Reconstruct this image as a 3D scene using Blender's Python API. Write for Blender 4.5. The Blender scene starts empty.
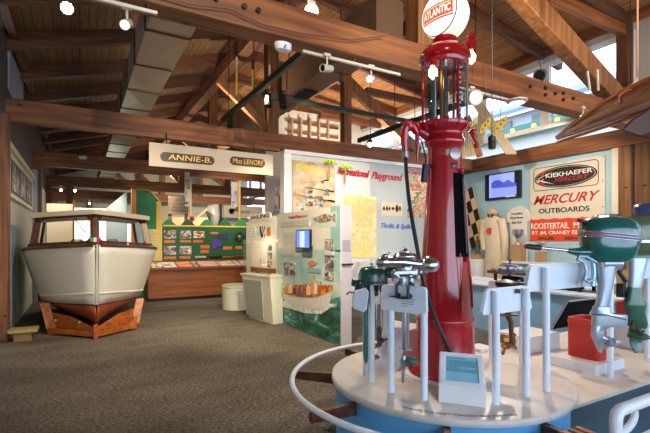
import bpy, math, random
from mathutils import Vector, Matrix
random.seed(7)
sc = bpy.context.scene
COL = sc.collection
V = Vector
PI = math.pi
# ---------------------------------------------------------------- camera frame (level camera with a small rise)
F, CX, HY, EYE = 430.0, 325.0, 240.0, 1.6
SA, CA = .4955, .8686
fwd = V((SA, CA, 0)); rgt = V((CA, -SA, 0))
def atd(px, py, d):
    return fwd*d + rgt*((px-CX)/F*d) + V((0, 0, EYE+(HY-py)*d/F))
def onX(px, py, X):
    return atd(px, py, X/(SA+CA*(px-CX)/F))
def onY(px, py, Y):
    return atd(px, py, Y/(CA-SA*(px-CX)/F))
def onZ(px, py, Z):
    return atd(px, py, (EYE-Z)*F/(py-HY))

# ---------------------------------------------------------------- materials
def lin(c):
    if isinstance(c, str):
        c = c.lstrip('#'); c = [int(c[i:i+2], 16)/255 for i in (0, 2, 4)]
    return tuple(((x/12.92) if x <= .04045 else ((x+.055)/1.055)**2.4) for x in c) + (1,)
class NT:
    def __init__(s, name):
        s.m = bpy.data.materials.new(name); s.m.use_nodes = True
        s.t = s.m.node_tree; s.n = s.t.nodes; s.l = s.t.links
        s.b = s.n['Principled BSDF']
    def add(s, typ, **kw):
        x = s.n.new(typ)
        for k, v in kw.items():
            if k.startswith('i_'):
                x.inputs[k[2:].replace('_', ' ')].default_value = v
            else: setattr(x, k, v)
        return x
    def link(s, a, b): s.l.new(a, b)
def ramp(nt, src, stops):
    r = nt.add('ShaderNodeValToRGB'); e = r.color_ramp.elements
    while len(e) < len(stops): e.new(.5)
    for k, (p, c) in enumerate(stops):
        e[k].position = p; e[k].color = lin(c)
    nt.link(src, r.inputs['Fac']); return r
def coords(nt, scale=(1, 1, 1), world=False):
    if world:
        g = nt.add('ShaderNodeNewGeometry'); src = g.outputs['Position']
    else:
        g = nt.add('ShaderNodeTexCoord'); src = g.outputs['Object']
    mp = nt.add('ShaderNodeMapping'); mp.inputs['Scale'].default_value = scale
    nt.link(src, mp.inputs['Vector']); return mp.outputs['Vector']
def paint(name, c, rough=.5, metal=0, var=.08, scale=6, bump=0, coat=0, spec=.5):
    nt = NT(name); b = nt.b
    b.inputs['Roughness'].default_value = rough; b.inputs['Metallic'].default_value = metal
    b.inputs['Coat Weight'].default_value = coat; b.inputs['Specular IOR Level'].default_value = spec
    L = lin(c)
    n = nt.add('ShaderNodeTexNoise'); n.inputs['Scale'].default_value = scale; n.inputs['Detail'].default_value = 4
    nt.link(coords(nt), n.inputs['Vector'])
    mx = nt.add('ShaderNodeMix', data_type='RGBA')
    mx.inputs[6].default_value = tuple(x*(1-var) for x in L[:3])+(1,)
    mx.inputs[7].default_value = tuple(min(1, x*(1+var)) for x in L[:3])+(1,)
    nt.link(n.outputs['Fac'], mx.inputs[0]); nt.link(mx.outputs[2], b.inputs['Base Color'])
    if bump:
        bp = nt.add('ShaderNodeBump'); bp.inputs['Strength'].default_value = bump; bp.inputs['Distance'].default_value = .01
        n2 = nt.add('ShaderNodeTexNoise'); n2.inputs['Scale'].default_value = scale*8; nt.link(coords(nt), n2.inputs['Vector'])
        nt.link(n2.outputs['Fac'], bp.inputs['Height']); nt.link(bp.outputs['Normal'], b.inputs['Normal'])
    return nt.m
def wood(name, dark, mid, light, stretch=(1, 12, 12), rough=.6, scale=1.6, knots=True, coat=0):
    nt = NT(name); b = nt.b
    b.inputs['Roughness'].default_value = rough; b.inputs['Coat Weight'].default_value = coat
    v = coords(nt, stretch)
    n = nt.add('ShaderNodeTexNoise'); n.inputs['Scale'].default_value = scale; n.inputs['Detail'].default_value = 8
    n.inputs['Distortion'].default_value = .6
    nt.link(v, n.inputs['Vector'])
    r = ramp(nt, n.outputs['Fac'], [(.3, dark), (.5, mid), (.72, light)])
    out = r.outputs['Color']
    if knots:
        vo = nt.add('ShaderNodeTexVoronoi'); vo.inputs['Scale'].default_value = 1.7
        nt.link(coords(nt, (1, 1.6, 1.6) if stretch[0] < stretch[1] else (1.6, 1, 1.6)), vo.inputs['Vector'])
        kr = ramp(nt, vo.outputs['Distance'], [(.03, '#555555'), (.09, '#ffffff')])
        mx = nt.add('ShaderNodeMix', data_type='RGBA', blend_type='MULTIPLY'); mx.inputs[0].default_value = 1
        nt.link(out, mx.inputs[6]); nt.link(kr.outputs['Color'], mx.inputs[7]); out = mx.outputs[2]
    nt.link(out, b.inputs['Base Color'])
    bp = nt.add('ShaderNodeBump'); bp.inputs['Strength'].default_value = .15; bp.inputs['Distance'].default_value = .01
    nt.link(n.outputs['Fac'], bp.inputs['Height']); nt.link(bp.outputs['Normal'], b.inputs['Normal'])
    return nt.m
def emit(name, c, strength, base=None):
    nt = NT(name); b = nt.b
    b.inputs['Base Color'].default_value = lin(base or c)
    b.inputs['Emission Color'].default_value = lin(c); b.inputs['Emission Strength'].default_value = strength
    return nt.m
def planks(name, c1, c2, gap, w=.13, rough=.7):
    nt = NT(name); b = nt.b; b.inputs['Roughness'].default_value = rough
    g = nt.add('ShaderNodeNewGeometry'); sx = nt.add('ShaderNodeSeparateXYZ'); cx = nt.add('ShaderNodeCombineXYZ')
    nt.link(g.outputs['Position'], sx.inputs[0]); nt.link(sx.outputs['Y'], cx.inputs['X']); nt.link(sx.outputs['X'], cx.inputs['Y'])
    br = nt.add('ShaderNodeTexBrick'); br.inputs['Scale'].default_value = 1
    br.inputs['Color1'].default_value = lin(c1); br.inputs['Color2'].default_value = lin(c2); br.inputs['Mortar'].default_value = lin(gap)
    br.inputs['Mortar Size'].default_value = .006; br.inputs['Brick Width'].default_value = 3.2; br.inputs['Row Height'].default_value = w
    nt.link(cx.outputs[0], br.inputs['Vector'])
    n = nt.add('ShaderNodeTexNoise'); n.inputs['Scale'].default_value = 3; n.inputs['Detail'].default_value = 6
    mp = nt.add('ShaderNodeMapping'); mp.inputs['Scale'].default_value = (1, 14, 1)
    nt.link(cx.outputs[0], mp.inputs['Vector']); nt.link(mp.outputs[0], n.inputs['Vector'])
    r = ramp(nt, n.outputs['Fac'], [(.3, '#a09080'), (.7, '#ffffff')])
    mx = nt.add('ShaderNodeMix', data_type='RGBA', blend_type='MULTIPLY'); mx.inputs[0].default_value = .8
    nt.link(br.outputs['Color'], mx.inputs[6]); nt.link(r.outputs['Color'], mx.inputs[7]); nt.link(mx.outputs[2], b.inputs['Base Color'])
    return nt.m
def glassmat(name, tint='#ffffff', alpha=.05, rough=.03):
    nt = NT(name); n = nt.n; n.remove(nt.b)
    out = [x for x in n if x.type == 'OUTPUT_MATERIAL'][0]
    tr = nt.add('ShaderNodeBsdfTransparent'); tr.inputs[0].default_value = lin(tint)
    gl = nt.add('ShaderNodeBsdfGlossy'); gl.inputs['Roughness'].default_value = rough
    lw = nt.add('ShaderNodeLayerWeight'); lw.inputs[0].default_value = .5
    fr = nt.add('ShaderNodeMath', operation='POWER'); fr.inputs[1].default_value = 5; nt.link(lw.outputs['Facing'], fr.inputs[0])
    mx = nt.add('ShaderNodeMixShader')
    ad = nt.add('ShaderNodeMath', operation='ADD'); ad.inputs[1].default_value = alpha; ad.use_clamp = True
    nt.link(fr.outputs[0], ad.inputs[0]); nt.link(ad.outputs[0], mx.inputs[0])
    nt.link(tr.outputs[0], mx.inputs[1]); nt.link(gl.outputs[0], mx.inputs[2]); nt.link(mx.outputs[0], out.inputs[0])
    return nt.m
def carpet():
    nt = NT('carpet'); b = nt.b; b.inputs['Roughness'].default_value = 1; b.inputs['Specular IOR Level'].default_value = .1
    n1 = nt.add('ShaderNodeTexNoise'); n1.inputs['Scale'].default_value = 1; n1.inputs['Detail'].default_value = 5
    n1.inputs['Roughness'].default_value = .75
    nt.link(coords(nt, (26, 95, 1), True), n1.inputs['Vector'])
    r = ramp(nt, n1.outputs['Fac'], [(.32, '#24221f'), (.5, '#67625a'), (.68, '#b6aea0')])
    n2 = nt.add('ShaderNodeTexNoise'); n2.inputs['Scale'].default_value = 2.0; n2.inputs['Detail'].default_value = 3
    nt.link(coords(nt, (.6, 1.2, 1), True), n2.inputs['Vector'])
    r2 = ramp(nt, n2.outputs['Fac'], [(.3, '#d8d2ca'), (.7, '#ffffff')])
    mx = nt.add('ShaderNodeMix', data_type='RGBA', blend_type='MULTIPLY'); mx.inputs[0].default_value = 1
    nt.link(r.outputs['Color'], mx.inputs[6]); nt.link(r2.outputs['Color'], mx.inputs[7]); nt.link(mx.outputs[2], b.inputs['Base Color'])
    bp = nt.add('ShaderNodeBump'); bp.inputs['Strength'].default_value = .5; bp.inputs['Distance'].default_value = .01
    nt.link(n1.outputs['Fac'], bp.inputs['Height']); nt.link(bp.outputs['Normal'], b.inputs['Normal'])
    return nt.m
def splotch(name, stops, scale=5, stretch=(1, 1, 1), rough=.5, detail=5, dist=1.0):
    nt = NT(name); b = nt.b; b.inputs['Roughness'].default_value = rough
    n = nt.add('ShaderNodeTexNoise'); n.inputs['Scale'].default_value = scale; n.inputs['Detail'].default_value = detail
    n.inputs['Distortion'].default_value = dist
    nt.link(coords(nt, stretch), n.inputs['Vector'])
    nt.link(ramp(nt, n.outputs['Fac'], stops).outputs['Color'], b.inputs['Base Color'])
    return nt.m
def textlines(name, bg, ink, pitch=.03, amt=.5):
    """printed paragraph: rows of broken ink lines"""
    nt = NT(name); b = nt.b; b.inputs['Roughness'].default_value = .5
    v = coords(nt)
    sx = nt.add('ShaderNodeSeparateXYZ'); nt.link(v, sx.inputs[0])
    m = nt.add('ShaderNodeMath', operation='DIVIDE'); m.inputs[1].default_value = pitch; nt.link(sx.outputs['Z'], m.inputs[0])
    fr = nt.add('ShaderNodeMath', operation='FRACT'); nt.link(m.outputs[0], fr.inputs[0])
    gt = nt.add('ShaderNodeMath', operation='GREATER_THAN'); gt.inputs[1].default_value = .5; nt.link(fr.outputs[0], gt.inputs[0])
    n = nt.add('ShaderNodeTexNoise'); n.inputs['Scale'].default_value = 1; nt.link(coords(nt, (60, 60, 1/pitch)), n.inputs['Vector'])
    g2 = nt.add('ShaderNodeMath', operation='GREATER_THAN'); g2.inputs[1].default_value = .42; nt.link(n.outputs['Fac'], g2.inputs[0])
    mu = nt.add('ShaderNodeMath', operation='MULTIPLY'); nt.link(gt.outputs[0], mu.inputs[0]); nt.link(g2.outputs[0], mu.inputs[1])
    m3 = nt.add('ShaderNodeMath', operation='MULTIPLY'); m3.inputs[1].default_value = amt; nt.link(mu.outputs[0], m3.inputs[0])
    mx = nt.add('ShaderNodeMix', data_type='RGBA'); mx.inputs[6].default_value = lin(bg); mx.inputs[7].default_value = lin(ink)
    nt.link(m3.outputs[0], mx.inputs[0]); nt.link(mx.outputs[2], b.inputs['Base Color'])
    return nt.m

# ---------------------------------------------------------------- mesh builder
WM = {}
def frame(z, up=None):
    z = z.normalized()
    a = up if up is not None else (V((0, 0, 1)) if abs(z.z) < .95 else V((1, 0, 0)))
    x = a.cross(z)
    if x.length < 1e-6: x = V((1, 0, 0)).cross(z)
    x.normalize(); y = z.cross(x)
    return x, y, z
class MB:
    def __init__(s): s.v = []; s.f = []; s.mi = []
    def _add(s, vs, fs, mi=0):
        o = len(s.v); s.v += [V(p) for p in vs]
        for f in fs: s.f.append(tuple(i+o for i in f)); s.mi.append(mi)
        return s
    def hexa(s, p, mi=0):   # 8 points: bottom 4, top 4
        return s._add(p, [(0, 3, 2, 1), (4, 5, 6, 7), (0, 1, 5, 4), (1, 2, 6, 5), (2, 3, 7, 6), (3, 0, 4, 7)], mi)
    def box(s, c, size, rz=0, mi=0, M=None):
        c = V(c); a, b, h = [x/2 for x in size]
        pts = [V((x, y, z)) for z in (-h, h) for x, y in ((-a, -b), (a, -b), (a, b), (-a, b))]
        R = M if M is not None else Matrix.Rotation(rz, 3, 'Z')
        return s.hexa([R @ p + c for p in pts], mi)
    def span(s, lo, hi, mi=0):
        lo, hi = V(lo), V(hi); return s.box((lo+hi)/2, hi-lo, mi=mi)
    def bar(s, a, b, w, h, up=None, mi=0):   # w across, h along "up"
        a, b = V(a), V(b); x, y, z = frame(b-a, up)
        pts = []
        for p in (a, b):
            pts += [p+x*(-w/2)+y*(-h/2), p+x*(w/2)+y*(-h/2), p+x*(w/2)+y*(h/2), p+x*(-w/2)+y*(h/2)]
        return s.hexa(pts, mi)
    def cyl(s, a, b, r0, r1=None, n=16, mi=0, caps=True):
        r1 = r0 if r1 is None else r1
        a, b = V(a), V(b); x, y, z = frame(b-a)
        vs = []
        for p, r in ((a, r0), (b, r1)):
            vs += [p+(x*math.cos(2*PI*k/n)+y*math.sin(2*PI*k/n))*r for k in range(n)]
        fs = [(k, (k+1) % n, n+(k+1) % n, n+k) for k in range(n)]
        if caps: fs += [tuple(range(n))[::-1], tuple(range(n, 2*n))]
        return s._add(vs, fs, mi)
    def tube(s, pts, r, n=10, closed=False, mi=0, rs=None):
        pts = [V(p) for p in pts]; m = len(pts); vs = []; up = None
        for i, p in enumerate(pts):
            if closed: t = pts[(i+1) % m]-pts[i-1]
            else: t = pts[min(i+1, m-1)]-pts[max(i-1, 0)]
            t.normalize()
            if up is None: x, y, _ = frame(t)
            else:
                x = up - t*up.dot(t)
                if x.length < 1e-5: x = frame(t)[0]
                x.normalize(); y = t.cross(x)
            up = x; rr = rs[i] if rs else r
            vs += [p+(x*math.cos(2*PI*k/n)+y*math.sin(2*PI*k/n))*rr for k in range(n)]
        fs = []
        for i in range(m if closed else m-1):
            j = (i+1) % m
            fs += [(i*n+k, i*n+(k+1) % n, j*n+(k+1) % n, j*n+k) for k in range(n)]
        if not closed: fs += [tuple(range(n))[::-1], tuple(range((m-1)*n, m*n))]
        return s._add(vs, fs, mi)
    def lathe(s, prof, c=(0, 0, 0), n=32, axis=None, mi=0, close=True, sq=(1, 1)):
        c = V(c); x, y, z = (V((1, 0, 0)), V((0, 1, 0)), V((0, 0, 1))) if axis is None else frame(V(axis))
        vs = []
        for r, h in prof:
            r = max(r, 1e-4)
            vs += [c+z*h+x*(r*sq[0]*math.cos(2*PI*k/n))+y*(r*sq[1]*math.sin(2*PI*k/n)) for k in range(n)]
        fs = []
        for i in range(len(prof)-1):
            fs += [(i*n+k, i*n+(k+1) % n, (i+1)*n+(k+1) % n, (i+1)*n+k) for k in range(n)]
        if close: fs += [tuple(range(n))[::-1], tuple(range((len(prof)-1)*n, len(prof)*n))]
        return s._add(vs, fs, mi)
    def ball(s, c, r, n=20, M=None, mi=0, p=1.0):
        c = V(c); r = V(r) if not isinstance(r, (int, float)) else V((r, r, r)); m = n//2; vs = []; fs = []
        def sg(t): return math.copysign(abs(t)**p, t)
        for i in range(1, m):
            a = PI*i/m - PI/2
            for k in range(n):
                b = 2*PI*k/n
                q = V((sg(math.cos(a))*sg(math.cos(b))*r.x, sg(math.cos(a))*sg(math.sin(b))*r.y, sg(math.sin(a))*r.z))
                vs.append((M @ q if M is not None else q)+c)
        for i in range(m-2):
            fs += [(i*n+k, i*n+(k+1) % n, (i+1)*n+(k+1) % n, (i+1)*n+k) for k in range(n)]
        q = V((0, 0, -r.z)); vs.append((M @ q if M is not None else q)+c); q = V((0, 0, r.z)); vs.append((M @ q if M is not None else q)+c)
        A, B = len(vs)-2, len(vs)-1
        fs += [((k+1) % n, k, A) for k in range(n)] + [((m-2)*n+k, (m-2)*n+(k+1) % n, B) for k in range(n)]
        return s._add(vs, fs, mi)
    def prism(s, poly, off, mi=0):
        poly = [V(p) for p in poly]; off = V(off); n = len(poly)
        return s._add(poly+[p+off for p in poly], [tuple(range(n))[::-1], tuple(range(n, 2*n))]+[(k, (k+1) % n, n+(k+1) % n, n+k) for k in range(n)], mi)
    def loft(s, rings, closed=True, caps=True, mi=0):
        n = len(rings[0]); vs = [V(p) for r in rings for p in r]; fs = []
        for i in range(len(rings)-1):
            for k in range(n if closed else n-1):
                fs.append((i*n+k, i*n+(k+1) % n, (i+1)*n+(k+1) % n, (i+1)*n+k))
        if caps and closed: fs += [tuple(range(n))[::-1], tuple(range((len(rings)-1)*n, len(rings)*n))]
        return s._add(vs, fs, mi)
    def grid(s, g, mi=0):
        n = len(g[0]); vs = [V(p) for r in g for p in r]
        return s._add(vs, [(i*n+k, i*n+k+1, (i+1)*n+k+1, (i+1)*n+k) for i in range(len(g)-1) for k in range(n-1)], mi)
    def build(s, name, mat, parent=None, bevel=0, smooth=35, local=False, thick=0, recalc=True, bseg=2):
        me = bpy.data.meshes.new(name)
        vs = s.v
        if parent is not None:
            if not local:
                inv = WM[parent.name].inverted(); vs = [inv @ p for p in vs]
            W = WM[parent.name]
        else:
            if local: W = Matrix.Identity(4)
            else:
                lo = V([min(p[i] for p in vs) for i in range(3)]); hi = V([max(p[i] for p in vs) for i in range(3)])
                o = V(((lo.x+hi.x)/2, (lo.y+hi.y)/2, lo.z)); vs = [p-o for p in vs]; W = Matrix.Translation(o)
        me.from_pydata([tuple(p) for p in vs], [], s.f)
        mats = mat if isinstance(mat, (list, tuple)) else [mat]
        for m in mats: me.materials.append(m)
        me.polygons.foreach_set('material_index', s.mi)
        me.update()
        if recalc:
            import bmesh
            bm = bmesh.new(); bm.from_mesh(me); bmesh.ops.recalc_face_normals(bm, faces=bm.faces); bm.to_mesh(me); bm.free()
        if smooth:
            me.shade_smooth(); me.set_sharp_from_angle(angle=math.radians(smooth))
        o = bpy.data.objects.new(name, me); COL.objects.link(o)
        if parent is not None: o.parent = parent
        else: o.matrix_world = W
        WM[o.name] = W.copy()
        if bevel:
            b = o.modifiers.new('bevel', 'BEVEL'); b.width = bevel; b.segments = bseg; b.limit_method = 'ANGLE'; b.angle_limit = math.radians(40)
            b.harden_normals = False
        if thick:
            t = o.modifiers.new('solid', 'SOLIDIFY'); t.thickness = thick; t.offset = 0
        return o
def tag(o, label=None, cat=None, group=None, kind=None):
    if label: o['label'] = label
    if cat: o['category'] = cat
    if group: o['group'] = group
    if kind: o['kind'] = kind
    return o
def thing(name, label, cat, loc=(0, 0, 0), rz=0, group=None):
    o = bpy.data.objects.new(name, None); COL.objects.link(o); o.empty_display_size = .1
    o.location = loc; o.rotation_euler = (0, 0, rz)
    WM[o.name] = Matrix.Translation(V(loc)) @ Matrix.Rotation(rz, 4, 'Z')
    return tag(o, label, cat, group)
def struct(name, mb, mat, **kw):
    o = mb.build(name, mat, **kw); o['kind'] = 'structure'; return o
def kids(o): return [c for c in list(bpy.data.objects) if c.parent == o]
def copy_tree(o, loc, rz=None, label=None, group=None, parent=None):
    c = o.copy(); COL.objects.link(c)
    if parent is not None: c.parent = parent
    else:
        c.location = loc
        if rz is not None: c.rotation_euler = (0, 0, rz)
        if label: c['label'] = label
        if group: c['group'] = group
    for ch in kids(o): copy_tree(ch, None, parent=c)
    return c
def text(body, name, mat, parent, o, ex, ey, W, H, shear=0, bold=0, depth=.004, warp=None, label=None):
    """lettering fitted into a W x H box whose lower-left corner is o, along ex, up ey"""
    cu = bpy.data.curves.new(name, 'FONT'); cu.body = body; cu.size = 1; cu.shear = shear; cu.offset = bold
    cu.resolution_u = 4; cu.extrude = 0
    ob = bpy.data.objects.new(name, cu); me = bpy.data.meshes.new_from_object(ob)
    bpy.data.objects.remove(ob); bpy.data.curves.remove(cu)
    xs = [v.co.x for v in me.vertices]; ys = [v.co.y for v in me.vertices]
    x0, x1, y0, y1 = min(xs), max(xs), min(ys), max(ys)
    o, ex, ey = V(o), V(ex).normalized(), V(ey).normalized(); nrm = ex.cross(ey)
    pts = []
    for v in me.vertices:
        u = (v.co.x-x0)/(x1-x0)*W; w = (v.co.y-y0)/(y1-y0)*H
        if warp: pts.append(warp(u, w))
        else: pts.append(o+ex*u+ey*w+nrm*0)
    mb = MB(); n = len(pts)
    polys = [tuple(p.vertices) for p in me.polygons]
    edges = {}
    for p in polys:
        for a, b in zip(p, p[1:]+p[:1]):
            edges[(a, b)] = edges.get((a, b), 0)+1
    mb.v = pts + [p+nrm*depth for p in pts]
    mb.f = [tuple(p) [::-1] for p in polys] + [tuple(i+n for i in p) for p in polys]
    for (a, b) in edges:
        if (b, a) not in edges: mb.f.append((a, b, b+n, a+n))
    mb.mi = [0]*len(mb.f)
    bpy.data.meshes.remove(me)
    r = mb.build(name, mat, parent, smooth=0, recalc=False)
    if label and parent is None: r['label'] = label
    return r
# flat pieces fixed to a wall plane: polygon corners are read off the plane, then given a real thickness
def onwallX(poly, X, th, off=0):   # wall facing -X
    pts = [onX(a, b, X) for a, b in poly]
    return MB().prism([p+V((-off, 0, 0)) for p in pts], (-th, 0, 0))
def onwallY(poly, Y, th, off=0):   # wall facing -Y
    pts = [onY(a, b, Y) for a, b in poly]
    return MB().prism([p+V((0, -off, 0)) for p in pts], (0, -th, 0))
def rectX(x0, y0, x1, y1, X, th, off=0):   # upright rectangle on a wall facing -X; corners top-left, bottom-right in the frame
    a = onX(x0, y0, X); b = onX(x1, y1, X); za = a.z; zb = onX(x0, y1, X).z
    return MB().span((X-off-th, b.y, zb), (X-off, a.y, za))
def rectY(x0, y0, x1, y1, Y, th, off=0):
    a = onY(x0, y0, Y); b = onY(x1, y1, Y); zb = onY(x0, y1, Y).z
    return MB().span((a.x, Y-off-th, zb), (b.x, Y-off, a.z))
def textX(body, name, mat, parent, x0, y0, x1, y1, X, off=.0, **kw):  # fits (x0..x1) at x0's heights y0 top .. y1 bottom
    a = onX(x0, y0, X); b = onX(x1, y0, X); c = onX(x0, y1, X)
    return text(body, name, mat, parent, (X-off, a.y, c.z), (0, -1, 0), (0, 0, 1), abs(a.y-b.y), a.z-c.z, **kw)
def textY(body, name, mat, parent, x0, y0, x1, y1, Y, off=.0, **kw):
    a = onY(x0, y0, Y); b = onY(x1, y0, Y); c = onY(x0, y1, Y)
    return text(body, name, mat, parent, (a.x, Y-off, c.z), (1, 0, 0), (0, 0, 1), b.x-a.x, a.z-c.z, **kw)

# ---------------------------------------------------------------- palette
BEAM = wood('beam_fir', '#5a341a', '#7e4a24', '#9c6030', stretch=(.5, 9, 9))
BEAMY = wood('beam_fir_long', '#5a341a', '#7e4a26', '#9c6434', stretch=(9, .5, 9))
POST = wood('post_fir', '#5c3820', '#80522f', '#9c6c3e', stretch=(9, 9, .5))
DARKW = wood('dark_rafter', '#4a2c1c', '#66402a', '#7d5236', stretch=(.5, 9, 9), knots=False)
DARKY = wood('dark_purlin', '#4e3020', '#6b442c', '#84583a', stretch=(9, .5, 9), knots=False)
ROOFM = planks('roof_planks', '#94795a', '#806648', '#3c2c20')
ROOFR = planks('roof_planks_warm', '#c08a5c', '#ac7648', '#583a22', w=.1)
CARPET = carpet()
WHITE = paint('white_paint', '#e9e9ea', .45)
WALLW = paint('exhibit_wall_white', '#d6dad8', .6)
WALLG = paint('exhibit_wall_grey', '#b9c3c6', .6)
WALLB = paint('wall_pale_blue', '#a9cede', .6)
BLUE = paint('display_blue', '#66b2ec', .5)
CREAM = paint('cream_paint', '#e6dcc6', .5)
CREAMW = paint('cream_wall', '#dcd2bc', .7)
RED = paint('fuel_pump_red', '#a80f1c', .18, coat=.6, var=.05)
REDCAN = paint('red_enamel', '#c02a20', .45)
CHROME = paint('polished_aluminium', '#c8ccd2', .18, 1, var=.12, scale=14)
STEEL = paint('brushed_steel', '#a8adb4', .35, 1, var=.1)
SILVER = paint('silver_paint', '#b3bdca', .3, .55, var=.06)
DUCT = paint('duct_sheet', '#b8ac98', .42, .4, var=.12, scale=2)
DUCTB = paint('brown_duct', '#6b4f3c', .6, 0, var=.1, scale=2)
BLACK = paint('black_plastic', '#15161a', .4)
BLACKM = paint('black_metal', '#26282a', .4, .5)
RUBBER = paint('black_rubber', '#1a2024', .45)
TEAL = paint('deep_green_enamel', '#0b5a54', .18, coat=.7, var=.06)
TEALD = paint('dark_green_enamel', '#1e5248', .25, coat=.5)
OLIVE = paint('olive_enamel', '#5d6a4e', .3, .2, coat=.3)
GREENL = paint('green_leg_enamel', '#2c5a48', .3, coat=.4)
NAVY = paint('navy_enamel', '#3a4a7a', .3, coat=.4)
BRASS = paint('brass', '#a87440', .35, .8, var=.2, scale=20)
VARN = wood('varnished_mahogany', '#7c3c14', '#a4571e', '#bd6c2a', stretch=(9, .6, 9), rough=.3, coat=.4, knots=False)
MAHOG = wood('dark_mahogany', '#3c1c10', '#5a2c18', '#703c22', stretch=(9, 1, 9), rough=.35, coat=.3, knots=False)
BROWNP = wood('counter_brown', '#6a3a1a', '#844a22', '#94562a', stretch=(.6, 9, 9), rough=.5, knots=False)
TABLEW = wood('platform_top_wood', '#c9c0b6', '#d6cec6', '#e0dad4', stretch=(3, .5, 1), rough=.4, knots=False)
GLASS = glassmat('clear_glass')
GLASSB = glassmat('clerestory_glass', '#f4f8ff', .02)
INK = paint('black_ink', '#1c1a1a', .5)
INKR = paint('red_ink', '#c0281e', .5)
GOLD = paint('gold_leaf', '#e0b040', .4, .2)
YEL = paint('yellow_ink', '#f2e418', .5)
LAMPON = emit('lamp_glow', '#fff1da', 40)
# ================================================================ THE SETTING
RIDGE = 3.9
def roofz(x): return 5.05+.28*(x+.92) if x < RIDGE else 6.40-.169*(x-RIDGE)
struct('floor', MB().span((-3, -4, -.1), (11.5, 27, 0)), CARPET, smooth=0)
m = MB(); m.prism([(-2.0, -4, roofz(-2.0)), (RIDGE, -4, roofz(RIDGE)), (RIDGE, -4, roofz(RIDGE)+.12), (-2.0, -4, roofz(-2.0)+.12)], (0, 31, 0))
struct('ceiling', m, ROOFM, smooth=0)
m = MB(); m.prism([(RIDGE, -4, roofz(RIDGE)), (9.2, -4, roofz(9.2)), (9.2, -4, roofz(9.2)+.12), (RIDGE, -4, roofz(RIDGE)+.12)], (0, 31, 0))
struct('ceiling', m, ROOFR, smooth=0)
# walls
struct('wall_left', MB().span((-1.25, 8.6, 0), (-1.05, 27, 3.3)), paint('left_wall_cream', '#dcdcc8', .7), smooth=0)
UPB = paint('upper_wall_brown', '#54483c', .7)
struct('wall_left', MB().span((-1.25, 8.6, 3.3), (-1.05, 27, 5.05)), UPB, smooth=0)
struct('wall_left', MB().span((-2.0, -4, 3.3), (-1.78, 8.6, 4.9)), UPB, smooth=0)
struct('wall_left', MB().span((-2.0, -4, 0), (-1.8, 8.6, 3.3)), CREAMW, smooth=0)
struct('wall_back', MB().span((-1.25, 26, 0), (9.2, 26.2, 6.4)), CREAMW, smooth=0)
struct('wall_exhibit', MB().span((3.96, 8.65, 0), (9.0, 8.8, 3.56)), WALLW, smooth=0)
struct('wall_exhibit', rectY(370, 160, 450, 290, 8.65, .015), WALLG, smooth=0)
struct('trim_1', MB().span((3.88, 8.6, 0), (4.05, 8.84, 3.58)), WHITE, bevel=.01)
struct('trim_2', MB().span((3.88, 8.58, 3.5), (9.0, 8.64, 3.58)), WHITE, smooth=0)
struct('wall_right', MB().span((9.98, 4.95, 0), (10.15, 12.4, 3.58)), WALLB, smooth=0)
struct('wall_right', MB().span((9.98, -4, 0), (10.15, 3.9, 1.9)), CREAMW, smooth=0)
struct('trim_3', MB().span((9.9, 4.83, 0), (10.12, 4.96, 3.58)), CREAM, smooth=0)
struct('wall_gable', MB().span((4.95, 12.3, 1.8), (8.5, 12.42, 5.7)), paint('gable_white', '#e4e2da', .7), smooth=0)
struct('wall_clerestory', MB().span((8.47, -4, 3.95), (8.6, 3.82, 5.6)), paint('grey_board', '#a5a19a', .7), smooth=0)
struct('wall_clerestory', MB().span((8.47, 3.82, 5.30), (8.6, 26, 5.66)), paint('clerestory_grey_white', '#b9bdc2', .7), smooth=0)
# baseboards
struct('baseboard_right', MB().span((9.94, 4.95, 0), (9.98, 12, .12)), WHITE, smooth=0)
# beams: bottom chords of the trusses
TY = [4.0, 8.8, 13.6, 18.4, 23.2]
for y in TY:
    struct('ceiling_beam', MB().span((-1.3, y-.13, 3.6), (10.1, y+.13, 3.93)), BEAM, bevel=.012)
    if y > 4:
        struct('ceiling_beam', MB().span((-1.2, y-.17, 3.54), (3.8 if y < 9 else 8.4, y-.02, 3.6)), BEAM, smooth=0)
struct('ceiling_beam', MB().span((9.85, -4, 3.56), (10.15, 12.4, 3.93)), BEAMY, bevel=.012)
struct('ceiling_beam', MB().span((8.42, -4, 5.42), (8.52, 26, 5.62)), BEAMY, bevel=.01)   # top plate
struct('ceiling_beam', MB().span((2.86, -2, 5.45), (3.08, 25, 5.78)), DARKY, bevel=.01)
struct('ceiling_beam', MB().span((5.52, 4.2, 5.6), (5.7, 25, 5.9)), DARKY, bevel=.01)
struct('ceiling_beam', MB().span((-1.0, -3, 4.92), (-.88, 25, 5.03)), DARKY, bevel=.01)
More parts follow.
